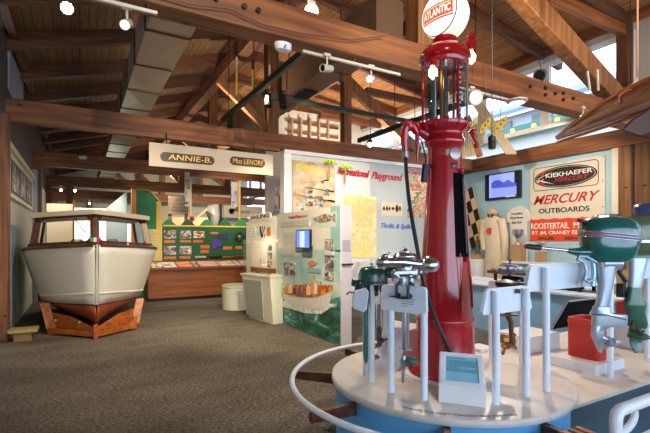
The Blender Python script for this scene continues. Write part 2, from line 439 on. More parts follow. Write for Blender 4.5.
# posts
for x, y, w in ((-1.12, 8.5, .28), (-1.0, 13.6, .26), (-1.0, 18.4, .26), (-1.0, 23.2, .26), (-.3, 18.4, .26), (.4, 23.2, .26)):
    struct('wooden_column', MB().box((x, y, 1.8), (w, w, 3.6)), POST if y < 9 else BEAM, bevel=.012)
struct('wooden_column', MB().box((10.0, 4.70, 1.78), (.24, .25, 3.56)), POST, bevel=.01)
struct('wooden_column', MB().box((10.0, 4.36, 1.78), (.24, .30, 3.56)), POST, bevel=.01)
struct('wooden_column', MB().box((8.45, 4.0, 4.77), (.22, .22, 1.68)), wood('dark_post', '#3a2014', '#552f1c', '#6b3e26', stretch=(9, 9, .5)), bevel=.01)
for y in (8.8, 13.6, 18.4): struct('wooden_column', MB().box((8.45, y, 4.77), (.18, .18, 1.68)), POST, bevel=.01)
for i, y in enumerate(TY):
    struct('truss_post_column', MB().box((3.66, y, 5.13), (.26 if i else .34, .24, 2.4)), POST, bevel=.01)
    if i:
        struct('truss_post_column', MB().box((5.6, y, 4.77), (.2, .22, 1.68)), POST, bevel=.01)
        struct('truss_brace_beam', MB().bar((5.0, y-.02, 5.85), (7.9, y-.02, 3.95), .16, .26), POST, bevel=.01)
        struct('truss_brace_beam', MB().bar((2.5, y, 4.9), (3.6, y, 4.02), .12, .17), POST, bevel=.01)
    else:
        struct('truss_brace_beam', MB().bar((3.9, y, 5.86), (8.3, y, 3.98), .22, .34), POST, bevel=.012)
        struct('truss_brace_beam', MB().bar((-.6, y, 4.2), (3.4, y, 5.86), .22, .30), POST, bevel=.012)
# horizontal ties under the roof on the right
for y in (4.0, 6.4, 8.8, 11.2, 13.6):
    struct('ceiling_beam', MB().span((6.2, y-.06, 5.22), (8.44, y+.06, 5.4)), DARKW if y != 4.0 else BEAM, bevel=.008)
# rafters
y = 2.4; k = 0
while y < 25.5:
    struct('rafter_beam', MB().bar((-1.2, y, roofz(-1.2)-.13), (RIDGE, y, roofz(RIDGE)-.13), .12, .26), DARKW, bevel=.006)
    struct('rafter_beam', MB().bar((RIDGE, y, roofz(RIDGE)-.12), (9.1, y, roofz(9.1)-.12), .11, .2), DARKW, bevel=.006)
    y += 1.6
# clerestory glazing: panes between white mullions
n = 1
for y0 in [3.82+1.64*i for i in range(13)]:
    m = MB(); m.span((8.48, y0, 3.93), (8.56, y0+.2, 5.3)); m.span((8.48, y0+.2, 3.93), (8.56, y0+1.64, 4.03)); m.span((8.48, y0+.2, 5.22), (8.56, y0+1.64, 5.3))
    w = struct('window_%d' % n, m, WHITE, smooth=0); n += 1
    g = MB().span((8.515, y0+.2, 4.03), (8.525, y0+1.64, 5.22)).build('pane', GLASSB, w, smooth=0)
# window beside the posts on the right wall
m = MB(); m.span((9.98, -4, 1.9), (10.06, 4.2, 2.0)); m.span((9.98, -4, 3.45), (10.06, 4.2, 3.56))
for yy in (-4, -2, 0, 2, 3.0, 4.1): m.span((9.98, yy, 2.0), (10.06, yy+.07, 3.45))
w = struct('window_%d' % n, m, WHITE, smooth=0); n += 1
MB().span((10.0, -4, 2.0), (10.02, 4.1, 3.45)).build('pane', GLASSB, w, smooth=0)
# tall shop-front glazing behind the photographer
m = MB(); m.span((-2, -4.05, 0), (10, -3.95, .3)); m.span((-2, -4.05, 3.4), (10, -3.95, 3.6))
for xx in range(-2, 11, 2): m.span((xx-.05, -4.05, .3), (xx+.05, -3.95, 3.4))
w = struct('window_%d' % n, m, WHITE, smooth=0); n += 1
MB().span((-2, -4.01, .3), (10, -4.0, 3.4)).build('pane', GLASSB, w, smooth=0)
struct('wall_front', MB().span((-2, -4.1, 3.6), (10, -3.95, 6.3)), CREAMW, smooth=0)
# far rooms: light blue end partition, cream screen
struct('partition_wall', MB().span((-.9, 20.0, 0), (2.2, 20.1, 2.9)), paint('far_blue_wall', '#c0dcea', .6), smooth=0)
struct('partition_wall', MB().span((-.9, 16.0, 0), (-.2, 16.1, 2.75)), paint('far_beige_wall', '#d8ceb8', .6), smooth=0)
struct('partition_wall', MB().span((2.9, 16.4, 0), (6.5, 16.5, 2.45)), paint('far_cream_wall', '#dcd6a8', .6), smooth=0)

# ---- the street outside the clerestory
SNOW = paint('neighbour_white_boards', '#eef0f2', .6)
bld = thing('neighbour_building', 'white neighbouring building with shuttered windows and slate-blue roof, outside the glazing', 'building', (16, 10, 0))
MB().span((14.2, -2, 0), (15.5, 34, 6.3)).build('wall', SNOW, bld, smooth=0)
MB().prism([(13.8, -2, 6.25), (19, -2, 8.3), (19, -2, 8.45), (13.8, -2, 6.4)], (0, 36, 0)).build('roof', paint('slate_blue_roof', '#8ea6c0', .6), bld, smooth=0)
for yy in (9.0, 10.6, 12.4, 14.2, 16.0, 7.4):
    f = MB().span((14.12, yy, 5.6), (14.2, yy+.75, 6.1)).build('window', paint('shutter_grey', '#9aa0a6', .6), bld, smooth=0)
    MB().span((14.1, yy+.35, 5.6), (14.13, yy+.4, 6.1)).build('mullion', WHITE, f, smooth=0)
aw = thing('green_awning', 'pale green trim strip carrying a string of small round lamps', 'awning', (14, 10, 5.3))
MB().span((13.85, 2, 5.42), (14.1, 30, 5.76)).build('fascia', paint('awning_green', '#5d9f90', .5), aw, smooth=0)
BULB = emit('bulb_glow', '#ffd060', 2.2)
for k in range(24): MB().ball((13.8, 5.2+k*.85, 5.6), .085, 10).build('bulb', BULB, aw)
struct('outside_ground', MB().span((10.3, -10, -.2), (40, 50, -.1)), paint('pavement', '#b8b8b8', .9), smooth=0)

# ---- air ducts
def duct(name, label, x0, x1, z0, z1, y0, y1, mat, step):
    d = thing(name, label, 'duct', ((x0+x1)/2, y0, z0))
    y = y0
    while y < y1-.01:
        ye = min(y+step, y1); m = MB(); a = .035
        cs = [(x0, y, z0), (x1, y, z0), (x1, ye, z0), (x0, ye, z0)]; c = V(((x0+x1)/2, (y+ye)/2, z0-a))
        # cross-broken underside, plain sides and top
        m._add([V(p) for p in cs]+[c], [(1, 0, 4), (2, 1, 4), (3, 2, 4), (0, 3, 4)])
        m._add([V((x0, y, z0)), V((x0, ye, z0)), V((x0, ye, z1)), V((x0, y, z1)), V((x0-a, (y+ye)/2, (z0+z1)/2))], [(0, 1, 4), (1, 2, 4), (2, 3, 4), (3, 0, 4)])
        m._add([V((x1, y, z0)), V((x1, ye, z0)), V((x1, ye, z1)), V((x1, y, z1)), V((x1+a, (y+ye)/2, (z0+z1)/2))], [(0, 4, 1), (1, 4, 2), (2, 4, 3), (3, 4, 0)])
        m._add([V((x0, y, z1)), V((x1, y, z1)), V((x1, ye, z1)), V((x0, ye, z1))], [(0, 1, 2, 3)])
        if y == y0: m._add([V((x0, y, z0)), V((x1, y, z0)), V((x1, y, z1)), V((x0, y, z1))], [(0, 1, 2, 3)])
        m.build('duct_section', mat, d, smooth=0, recalc=False)
        f = MB()
        for e in (ye-.02,):
            f.span((x0-.02, e, z0-.02), (x1+.02, e+.03, z0)); f.span((x0-.02, e, z0), (x0, e+.03, z1)); f.span((x1, e, z0), (x1+.02, e+.03, z1))
        f.build('flange', DARKW, d, smooth=0)
        y = ye
    return d
duct('ventilation_duct', 'galvanised square air duct with crossed panels under the roof', .71, 1.24, 4.2, 4.7, 4.5, 22.5, DUCT, 1.2)
dd = duct('ventilation_duct', 'brown painted air duct with a black grille beneath', 3.85, 4.36, 4.7, 5.3, 5.2, 17.2, DUCTB, 1.6)
a, b = onZ(304, 89, 4.66), onZ(330, 82, 4.66)
g = MB(); g.span((3.95, a.y, 4.62), (4.25, a.y+.5, 4.67))
for k in range(5): g.span((3.96, a.y+.05+.09*k, 4.61), (4.24, a.y+.07+.09*k, 4.62))
g.build('grille', BLACK, dd, smooth=0)
# ================================================================ CABIN BOAT ON ITS CRADLE
HULLW = paint('hull_white', '#dfdccb', .35, coat=.2, var=.03)
ANTIF = wood('bottom_red_brown', '#6a2a14', '#8a3c1c', '#9a4824', stretch=(9, .6, 9), rough=.4, knots=False)
bx = .235
boat = thing('cabin_boat', 'cream wooden cabin boat with mahogany windshield, seen bow-on on its cradle', 'boat', (bx, 10.6, .2))
ST = []   # y, half width at sheer, sheer z, half width at chine, chine z, keel z
for t in [0, .04, .1, .18, .28, .4, .55, .7, .85, 1]:
    y = 7.8+4.4*t
    q = min(1, t/.36); f = 1-(1-q)**1.6
    ST.append((y, .03+1.11*f*(1-.10*max(0, t-.5)), 1.52-.13*min(1, t/.5), .02+.83*(1-(1-min(1, t/.36))**1.6), .56-.05*min(1, t*3), .22-.04*min(1, t*4)))
def side(s, k, n=7):
    y, hw, zs, cw, zc, zk = s; r = []
    for i in range(n):
        u = i/(n-1); x = cw+(hw-cw)*(u**.85); z = zc+(zs-zc)*u
        r.append(V((bx+k*x, y-(.10*u if s[0] < 7.9 else .10*u*max(0, 1-(s[0]-7.8)/1.2)), z)))
    return r
topside = MB()
for k in (-1, 1): topside.grid([side(s, k) for s in ST])
s = ST[-1]; topside._add([V((bx-s[1], s[0], s[2])), V((bx+s[1], s[0], s[2])), V((bx+s[3], s[0], s[4])), V((bx, s[0], s[5])), V((bx-s[3], s[0], s[4]))], [(0, 1, 2, 3, 4)])
topside.build('hull', HULLW, boat, recalc=False, smooth=50, thick=.03)
bot = MB()
for k in (-1, 1):
    bot.grid([[V((bx+k*s[3], s[0], s[4])), V((bx+k*s[3]*.55, s[0]+.02, s[4]*.40+s[5]*.60)), V((bx, s[0]+(.06 if s[0] < 7.9 else 0), s[5]))] for s in ST])
bot.build('hull_bottom', ANTIF, boat, recalc=False, smooth=60, thick=.03)
kl = MB(); kl.tube([V((bx, 7.68, 1.53)), V((bx, 7.76, 1.0)), V((bx, 7.78, .57))], .014, 8)
kl.build('stem_strip', paint('stem_strip', '#d8d4c2', .5, 0), boat)
for k in (-1, 1):
    p = [side(s, k)[-1]+V((k*.015, 0, .0)) for s in ST]
    MB().tube(p, .028, 8).build('rub_rail', MAHOG, boat)
    p = [V((bx+k*(s[3]+.01), s[0], s[4]+.0)) for s in ST]
    MB().tube(p, .014, 6).build('waterline_stripe', paint('stripe_dark', '#4a1810', .5), boat)
    p = []
    for i, (t, z) in enumerate([(0, .74), (.04, .73), (.1, .70), (.18, .66), (.28, .63)]):
        s = ST[i]; r = side(s, k); u = (z-s[4])/(s[2]-s[4]); j = max(0, min(5, u*6)); a = r[int(j)].lerp(r[int(j)+1], j-int(j))
        p.append(a+V((k*.012, -.01, 0)))
    MB().tube(p, .02, 8).build('spray_rail', HULLW, boat)
dk = MB()
g = []
for s in ST[:6]:
    a, b = side(s, -1)[-1], side(s, 1)[-1]
    g.append([a.lerp(b, u)+V((0, 0, .05*math.sin(PI*u)-.01)) for u in (0, .25, .5, .75, 1)])
dk.grid(g); dk.build('foredeck', MAHOG, boat, recalc=False, thick=.02)
sole = MB().span((bx-.9, 9.4, .8), (bx+.9, 12.1, .84)); sole.build('cockpit_floor', VARN, boat, smooth=0)
# cabin: V windshield, side windows, cream roof
def P(x, y, z): return V((bx+x, y, z))
zb, zt = 1.40, 2.06
cab = MB()
c0b, c0t = P(0, 8.72, 1.47), P(0, 8.95, zt+.05)
for k in (-1, 1):
    c1b, c1t = P(k*1.03, 9.35, zb), P(k*.93, 9.5, zt-.02)
    c2b, c2t = P(k*1.03, 11.9, zb-.02), P(k*.93, 11.7, zt-.02)
    ws = MB()
    ws.bar(c0b+V((0, 0, .06)), c1b+V((0, 0, .06)), .05, .14); ws.bar(c0t-V((0, 0, .02)), c1t-V((0, 0, .02)), .05, .10)
    ws.bar(c1b.lerp(c0b, .05), c1t.lerp(c0t, .05), .12, .06, up=V((0, 1, 0))); ws.bar(c0b.lerp(c1b, .04), c0t.lerp(c1t, .04), .07, .05)
    # rounded corners of the panes
    e1 = (c1b-c0b).normalized(); e2 = (c0t-c0b).normalized()
    for (q, sx_, sz_) in ((c0b+e1*.09+e2*.12, 1, 1), (c1b-e1*.13+V((0, 0, .12)), -1, 1), (c0t+e1*.09-e2*.065, 1, -1), (c1t-e1*.11-e2*.065, -1, -1)):
        ws.prism([q, q+e1*sx_*.09, q+e1*sx_*.035+e2*sz_*.035, q+e2*sz_*.09], V((0, .03, 0)))
    wf = ws.build('windshield_frame', MAHOG, boat, smooth=0, bevel=.008)
    MB()._add([c0b, c1b, c1t, c0t], [(0, 1, 2, 3)]).build('pane', GLASS, wf, smooth=0, recalc=False)
    sd = MB(); sd.bar(c1b+V((0, 0, .03)), c2b+V((0, 0, .03)), .05, .16); sd.bar(c1t, c2t, .05, .07)
    for u in (1,): sd.bar(c1b.lerp(c2b, u), c1t.lerp(c2t, u), .06, .06, up=V((0, 1, 0)))
    sf = sd.build('cabin_side_frame', MAHOG, boat, smooth=0, bevel=.006)
    MB()._add([c1b, c2b, c2t, c1t], [(0, 1, 2, 3)]).build('side_pane', GLASS, sf, smooth=0, recalc=False)
ctr = MB().bar(c0b, c0t, .07, .06); ctr.build('center_post', MAHOG, boat, smooth=0, bevel=.006)
rf = MB(); rg = []
for y, w, dz in ((8.78, .02, .0), (9.34, 1.0, 0), (9.5, 1.02, 0), (10.5, 1.02, .02), (12.0, 1.0, 0)):
    r = []
    for u in [i/10 for i in range(11)]: r.append(P((2*u-1)*w, y, zt+.02+dz+.075*(1-(2*u-1)**2*(w/1.02)**2)))
    r += [p-V((0, 0, .085)) for p in r[::-1]]; rg.append(r)
rf.loft(rg); rf.build('cabin_roof', paint('roof_tan', '#d2be9c', .5), boat, smooth=40)
MB().bar(P(-.30, 9.0, 2.0), P(-.30, 9.0, 1.95), .12, .04).build('wiper_motor', BLACK, boat, bevel=.01)
MB().bar(P(-.30, 8.97, 1.96), P(-.14, 8.85, 1.72), .012, .01).build('wiper_arm', BLACK, boat)
fl = MB()
for i in range(3): fl.span((bx-.07+.047*i, 8.60, 1.565), (bx-.023+.047*i, 8.62, 1.645), mi=i)
fl.build('bow_pennant', [paint('pennant_green', '#2c9a5a'), WHITE, paint('pennant_red', '#c62a26')], boat, smooth=0)
for k in (-1, 1):
    m = MB(); m.tube([P(k*.16, 8.5, 1.55), P(k*.2, 8.46, 1.6), P(k*.34, 8.52, 1.6), P(k*.38, 8.56, 1.55)], .012, 8)
    m.build('deck_cleat', CHROME, boat)
# cradle
cr = thing('boat_cradle', 'varnished V-fronted timber cradle under the cream cabin boat', 'cradle', (bx, 8.6, 0))
fr_, lf, rt = V((.225, 7.9, 0)), V((-.42, 8.62, 0)), V((.86, 8.38, 0))
for e in (lf, rt):
    MB().bar(fr_+V((0, 0, .07)), e+V((0, 0, .07)), .09, .08).build('base_rail', VARN, cr, bevel=.008)
    d = (e-fr_); a = fr_+d*.08; nrm = V((0, .05, 0))
    poly = [fr_+V((0, .07, .11)), e+V((0, .07, .11)), e+V((0, .07, .36)), e*.55+fr_*.45+V((0, .07, .32)), fr_*.9+e*.1+V((0, .07, .18))]
    MB().prism(poly, nrm).build('curved_bearer', VARN, cr, bevel=.006)
    k = -1 if e is lf else 1
    MB().bar(e+V((0, .02, .0)), e+V((k*.02, .35 if k > 0 else .1, .16)), .1, .07).build('foot', VARN, cr, bevel=.006)
    MB().prism([e+V((-.07, -.02, .1)), e+V((.07, -.02, .1)), e+V((k*.10+.07, .12, .53)), e+V((k*.10-.07, .12, .53))], V((0, .05, 0))).build('side_arm', VARN, cr, bevel=.006)
    for u in (.35, .9):
        q = fr_.lerp(e, u)+V((0, .055, .24)); MB().cyl(q+V((0, .01, 0)), q-V((0, .015, 0)), .018, n=10).build('bolt', STEEL, cr)
for q in (fr_+V((0, -.03, 0)), lf, rt):
    MB().box(q+V((0, 0, .12)), (.07, .07, .24)).build('corner_post', VARN, cr, bevel=.008)
MB().span((bx-.06, 8.1, .02), (bx+.06, 12.1, .15)).build('keel_beam', VARN, cr, smooth=0)
MB().span((bx-.7, 11.6, .0), (bx+.7, 11.75, .2)).build('rear_bearer', VARN, cr, smooth=0)
# low bench by the wall post
a = onZ(12, 338, .16); st = thing('wood_step', 'low pale wooden plank on blocks between the post and the boat', 'step', (-.8, 8.35, 0))
MB().span((-.97, 8.20, .14), (-.58, 8.5, .19)).build('plank', paint('pale_plank', '#b09a5c', .6), st, bevel=.005)
MB().span((-.9, 8.24, 0), (-.66, 8.46, .14)).build('block', paint('plank_block', '#8a7040', .6), st, bevel=.005)

# ================================================================ LEFT WALL
frm = thing('framed_panel', 'dark framed board with three grey carved plaques high on the left wall', 'display board', (-1.0, 10, 2.3))
def onL(px, py): return onX(px, py, -1.045)
def rectL(x0, y0, x1, y1, th, off=0):  # wall facing +X ; y0/y1 given at x0
    a = onL(x0, y0); b = onL(x1, y0); c = onL(x0, y1)
    return MB().span((-1.045+off, a.y, c.z), (-1.045+off+th, b.y, a.z))
MB().span((-1.045, 8.75, 2.35), (-1.01, 12.6, 3.02)).build('backing', paint('frame_dark', '#4a4038', .6), frm, smooth=0)
m = MB()
for z in (2.35, 3.0): m.span((-1.045, 8.7, z-.03), (-.99, 12.65, z+.04))
for y in (8.7, 12.6): m.span((-1.045, y, 2.35), (-.99, y+.06, 3.0))
m.build('frame', CREAM, frm, smooth=0)
for i in range(3):
    MB().span((-1.01, 8.95+1.2*i, 2.45), (-.995, 9.95+1.2*i, 2.93)).build('plaque', splotch('plaque_%d' % i, [(.4, '#3a342e'), (.5, '#5c554c'), (.68, '#b8b0a0')], 5), frm, smooth=0)
struct('trim_4', MB().span((-1.05, 8.66, 3.12), (-.98, 13.4, 3.22)), CREAM, smooth=0)
struct('trim_5', MB().span((-1.05, 13.2, 0), (-.95, 13.4, 3.4)), paint('grey_trim', '#aab2b8', .5), smooth=0)
pts = []
for i in range(9):
    a = PI*i/8; pts.append(V((-1.045, 9.35-.32*math.cos(a), 1.75+.12*math.sin(a))))
pts = [V((-1.045, 9.03, 0))]+pts+[V((-1.045, 9.67, 0))]
tag(MB().prism(pts, (.03, 0, 0)).build('arched_board', paint('blue_grey_board', '#8c9aa4', .6)), 'blue-grey board with an arched top on the cream wall beside the boat', 'board')
for z0 in (3.95,):
    w_ = struct('window_30', MB().span((-1.06, 8.9, 4.15), (-1.02, 10.9, 4.85)), paint('pale_blue_light', '#b0bcd2', .5), smooth=0)

# ================================================================ GREEN LAKE DISPLAY AND COUNTER
GRN = paint('display_green', '#14552f', .6); GRNL = paint('display_green_light', '#22804a', .6); ORG = paint('orange_edge', '#e08a28', .5)
YLW = paint('panel_yellow_edge', '#d8b840', .5); CARD = paint('caption_orange', '#c07434', .6)
gd = thing('green_display_panel', 'long green display panel with cut-out tree tops and pinned photographs', 'display panel', (3.2, 12.65, 0))
YG = 12.6
x0 = onY(160.5, 240, YG).x+.06; x1 = 4.9
MB().span((x0, YG, 0), (x1, YG+.08, 1.98)).build('board', GRN, gd, smooth=0)
MB().span((x0, YG-.02, 1.98), (x1, YG+.1, 2.02)).build('top_edge', YLW, gd, smooth=0)
for k, px in enumerate((169, 188, 207, 224, 241, 258)):
    hw = 8; p = [onY(px-hw, 227, YG+.03), onY(px-2, 219.5, YG+.03), onY(px+1, 219.5, YG+.03), onY(px+hw, 227, YG+.03)]
    p[0].z = p[3].z = 2.0
    if k == 3: p = [V((q.x+.03, q.y, q.z)) for q in p]
    MB().prism(p, (0, .03, 0)).build('tree_cutout', GRNL if k % 2 == 0 else GRN, gd, smooth=0)
random.seed(3)
def photo_mat(i, warm=False):
    if warm: st = [(.35, '#3a2a20'), (.5, '#a8784a'), (.6, '#e8e0c8')]
    else: st = [(.36, '#2c2c2a'), (.5, '#8a8880'), (.62, '#dedad0')]
    return splotch('photo_print_%d' % i, st, 6+i % 4, (1, 1, 1.6))
PH = [photo_mat(i, i % 3 == 2) for i in range(8)]
ph = [(164, 230, 176, 238.5), (180, 230.5, 191, 239), (193.5, 231, 204.5, 238), (164, 246, 176, 255), (179.5, 246, 191.5, 254.5)]
for i, (a, b, c, d) in enumerate(ph):
    rectY(a, b, c, d, YG, .015).build('photo', PH[i % 8], gd, smooth=0)
for (a, b, c, d) in ((164, 240, 175, 243), (180, 240, 191, 242.5), (193, 240, 203, 242.5), (164, 256.5, 176, 259.5), (179.5, 256, 190.5, 259), (200.5, 245, 209.5, 248.5), (200.5, 250, 209, 253), (223, 246.5, 232, 249.5), (235.5, 246, 242, 249), (210.5, 232, 218, 234)):
    rectY(a, b, c, d, YG, .01).build('caption', CARD, gd, smooth=0)
# pennant, blue cut-out lake, steering wheel, half hull models
p = [onY(217, 238, YG), onY(216, 235.5, YG), onY(229, 232, YG), onY(227, 240, YG)]
tag(MB().prism(p, (0, -.02, 0)).build('pennant', paint('pennant_navy', '#2a3050', .6)), 'dark blue triangular pennant pinned to the green display', 'pennant')
p = [onY(a, b, YG-.021) for a, b in ((212, 241), (217, 239), (222, 242), (221, 247), (217, 246), (215, 250), (212, 248))]
tag(MB().prism(p, (0, -.02, 0)).build('lake_map', paint('lake_violet', '#4a3ca8', .5)), 'violet lake-shaped cut-out on the green display', 'map')
c = onY(239.5, 237, YG-.10); sw = thing('steering_wheel', 'small black boat steering wheel mounted on the green display', 'steering wheel', c)
MB().tube([c+V((.13*math.cos(2*PI*k/24), 0, .13*math.sin(2*PI*k/24))) for k in range(24)], .02, 8, True).build('rim', BLACK, sw)
MB().lathe([(.045, -.02), (.045, .03), (.02, .05)], c, 16, axis=(0, -1, 0)).build('hub', STEEL, sw)
for k in range(3):
    a = 2*PI*k/3+.5; MB().bar(c, c+V((.13*math.cos(a), 0, .13*math.sin(a))), .02, .012).build('spoke', BRASS, sw)
MB().cyl(c, c+V((0, .098, 0)), .02, n=8).build('shaft', BLACK, sw)
for (px, py, col, lab) in ((201.5, 257, '#d8d2c4', 'white'), (215.5, 257, '#2e2c30', 'dark'), (229, 257, '#a4683a', 'brown'), (240, 256.5, '#7a4a2a', 'dark brown')):
    c = onY(px, py, YG-.04); m = MB(); rg = []
    for i in range(9):
        u = i/8; x = (u-.5)*.36; w = .035*math.sin(PI*min(1, u*1.15+.02))**.6
        rg.append([c+V((x, 0, .03+.02*(u-.5)**2)), c+V((x, -w, .03)), c+V((x, -w*.6, -.015)), c+V((x, 0, -.03))])
    m.loft(rg); tag(m.build('model_hull', paint('model_%s' % lab.replace(' ', '_'), col, .4)), '%s half-hull model fixed low on the green display' % lab, 'ship model')
# tall green gabled panel with orange upright, and yellow text panel below
gh = thing('gabled_panel', 'tall green panel with clipped corner and orange edge behind the cabin boat', 'display panel', (1.7, 12.6, 0))
a = onY(136, 190, YG); b = onY(149, 190, YG); c = onY(159, 201, YG)
MB().prism([V((a.x, YG, 0)), V((a.x, YG, a.z)), V((b.x, YG, a.z)), V((c.x, YG, c.z)), V((c.x, YG, 0))], (0, .1, 0)).build('board', GRNL, gh, smooth=0)
MB().span((a.x-.11, YG-.02, 0), (a.x, YG+.12, a.z+.03)).build('orange_edge', ORG, gh, smooth=0)
m = MB(); m.bar(V((b.x, YG, a.z)), c+V((0, 0, 0)), .14, .03); m.bar(V((c.x, YG, c.z)), V((c.x, YG, .9)), .14, .03, up=V((0, 1, 0))); m.span((a.x, YG-.02, a.z), (b.x, YG+.12, a.z+.03))
m.build('yellow_edge', YLW, gh, smooth=0)
rectY(148, 229, 159, 261, YG, .02).build('text_panel', textlines('yellow_text', '#d8cc84', '#6a6038', .05), gh, smooth=0)
a = onY(121, 208, YG); 
tag(MB().prism([V((a.x-.30, YG+1.2, 0)), V((a.x-.30, YG+1.2, 2.5)), V((a.x+.14, YG+.1, 2.9)), V((a.x+.14, YG+.1, 0))], (.02, .06, 0)).build('blue_side_panel', paint('pale_blue_panel', '#bcd8e8', .6)), 'pale blue slanted-top panel joined behind the gabled green one', 'display panel')
ct = thing('display_counter', 'long brown display counter topped with slanted colour plates, before the green panel', 'counter', (3.1, 12.1, 0))
cx0, cx1 = onY(148, 268, 11.8).x, 4.9
MB().span((cx0, 11.82, .08), (cx1, 12.54, .82)).build('body', BROWNP, ct, bevel=.008)
MB().span((cx0, 11.88, 0), (cx1, 12.55, .08)).build('toe_kick', BLACK, ct, smooth=0)
MB().hexa([(cx0, 11.76, .82), (cx1, 11.76, .82), (cx1, 12.55, .92), (cx0, 12.55, .82), (cx0, 11.76, .87), (cx1, 11.76, .87), (cx1, 12.55, 1.02), (cx0, 12.55, 1.02)]).build('sloped_top', BROWNP, ct, smooth=0)
x = cx0+.1; k = 0
cols = ['#e2ddd4', '#e07a3c', '#3c2a24', '#d8a080', '#e4dccc', '#d0c4c8', '#c8886a', '#e0dcd8']
while x < cx1-.3:
    w_ = (.62, .36, .12, .5, .42, .1, .5)[k % 7]
    def Z(y): return .873+.15*(y-11.76)/.79
    MB().hexa([(x, 11.82, Z(11.82)), (x+w_, 11.82, Z(11.82)), (x+w_, 12.35, Z(12.35)), (x, 12.35, Z(12.35)), (x, 11.82, Z(11.82)+.012), (x+w_, 11.82, Z(11.82)+.012), (x+w_, 12.35, Z(12.35)+.012), (x, 12.35, Z(12.35)+.012)]).build('graphic_plate', splotch('plate_%d' % k, [(.4, cols[(k+2) % 8]), (.5, cols[k % 8]), (.7, '#f0ece4')], 5), ct, smooth=0)
    x += w_+.05; k += 1

# ================================================================ CASE, STOOL, FAR THINGS
OFFW = paint('case_offwhite', '#dfe0cc', .5)
pc = thing('display_case', 'off-white pedestal case with slanted front, glass box and model inside', 'display case', (3.25, 8.4, 0))
A = onZ(241.5, 273, .92); B = onZ(270, 276, .92); A2 = onZ(250, 317, 0.0)
e = (B-A).normalized(); nb = V((-e.y, e.x, 0)); nb = nb if nb.dot(fwd) > 0 else -nb
L = (B-A).length; dp = .42
def Q(u, v, z): return V((A.x, A.y, 0))+e*u+nb*v+V((0, 0, z))
MB().hexa([Q(.12, .10, 0), Q(L+.05, .04, 0), Q(L+.05, dp, 0), Q(.12, dp, 0), Q(0, 0, .88), Q(L, 0, .88), Q(L, dp, .88), Q(0, dp, .88)]).build('pedestal', OFFW, pc, bevel=.008)
MB().hexa([Q(.15, .065, .06), Q(L*.72, .045, .06), Q(L*.72, .075, .06), Q(.15, .10, .06), Q(.05, -.012, .80), Q(L*.72, -.012, .80), Q(L*.72, .02, .80), Q(.05, .02, .80)]).build('front_panel', paint('front_grey', '#a8aa9a', .5), pc, smooth=0)
MB().hexa([Q(-.02, -.02, .88), Q(L+.02, -.02, .88), Q(L+.02, dp, .88), Q(-.02, dp, .88), Q(-.02, -.02, .92), Q(L+.02, -.02, .92), Q(L+.02, dp, .92), Q(-.02, dp, .92)]).build('rim', OFFW, pc, bevel=.005)
gb = MB()
for (u0, v0, u1, v1) in ((.02, .02, L-.02, .025), (.02, .02, .025, dp-.02), (L-.025, .02, L-.02, dp-.02)):
    gb.hexa([Q(u0, v0, .925), Q(u1, v0, .925), Q(u1, v1, .925), Q(u0, v1, .925), Q(u0, v0, 1.6), Q(u1, v0, 1.6), Q(u1, v1, 1.6), Q(u0, v1, 1.6)])
gb.build('glass_box', GLASS, pc, smooth=0)
WOODM = paint('model_wood', '#8a4e2a', .5, var=.3, scale=20)
MB().bar(Q(.05, dp-.05, 1.585), Q(L-.05, dp-.05, 1.585), .04, .02).build('case_lamp', emit('case_lamp_glow', '#ffdca8', 2), pc, smooth=0)
CASE_LAMP = Q(L*.5, .15, 1.55)
md = thing('boat_model', 'small brown wooden boat model on the case shelf under glass', 'boat model', Q(L/2, .2, .925))
rg = []
for i in range(9):
    u = i/8; w_ = .06*math.sin(PI*min(1, u*1.1+.03))**.6
    c = Q(.05+u*(L-.12), .2, 0); rg.append([c-nb*w_+V((0, 0, 1.03+.03*abs(u-.5))), c+nb*w_+V((0, 0, 1.03+.03*abs(u-.5))), c+nb*w_*.5+V((0, 0, .95)), c-nb*w_*.5+V((0, 0, .95))])
MB().loft(rg).build('hull', WOODM, md)
MB().box(Q(L*.5, .2, 1.08), (.12, .08, .07)).build('deckhouse', CREAM, md, bevel=.01)
MB().cyl(Q(L*.4, .2, 1.03), Q(L*.4, .2, 1.22), .006, n=6).build('mast', WOODM, md)
for u in (.3, .7): MB().box(Q(L*u, .2, .94), (.03, .1, .03)).build('stand', BRASS, md)
pn = thing('angled_text_panel', 'cream text panel with photograph and cut-out lettering along the top', 'display panel', (3.3, 8.5, 0))
pa, pb = V((3.09, 8.80, 0)), V((3.40, 7.95, 0)); pd = V((.06, .03, 0)); zt_ = 2.03
MB().prism([pa, pb, pb+V((0, 0, 2.09)), pa+V((0, 0, 1.98))], pd).build('board', OFFW, pn, smooth=0)
ee = (pb-pa).normalized(); nn = V((ee.y, -ee.x, 0)); nn = nn if nn.dot(fwd) < 0 else -nn; LL = (pb-pa).length
def onP(u0, z0, u1, z1, th=.012):
    a = pa+ee*u0*LL; b = pa+ee*u1*LL
    return MB().prism([a+V((0, 0, z0)), b+V((0, 0, z0)), b+V((0, 0, z1)), a+V((0, 0, z1))], nn*th)
onP(.40, 1.65, .66, 1.88).build('photo', splotch('crowd_photo', [(.4, '#1c1c1c'), (.5, '#8c8c88'), (.58, '#e8e8e0')], 14, (1, 1, .3)), pn, smooth=0)
onP(.72, 1.68, .84, 1.86).build('orange_card', CARD, pn, smooth=0)
onP(.06, 1.65, .34, 1.86).build('text_block', textlines('cream_text', '#e6e6d4', '#90907c', .035), pn, smooth=0)
onP(.20, .98, .70, 1.58).build('lit_panel', paint('lit_cream', '#fbf0dc', .5), pn, smooth=0)
for k in range(3): onP(.76, 1.05+.17*k, .88, 1.17+.17*k).build('picture', PH[k+2], pn, smooth=0)
a = pa+ee*.2*LL+nn*.015+V((0, 0, 2.0)); 
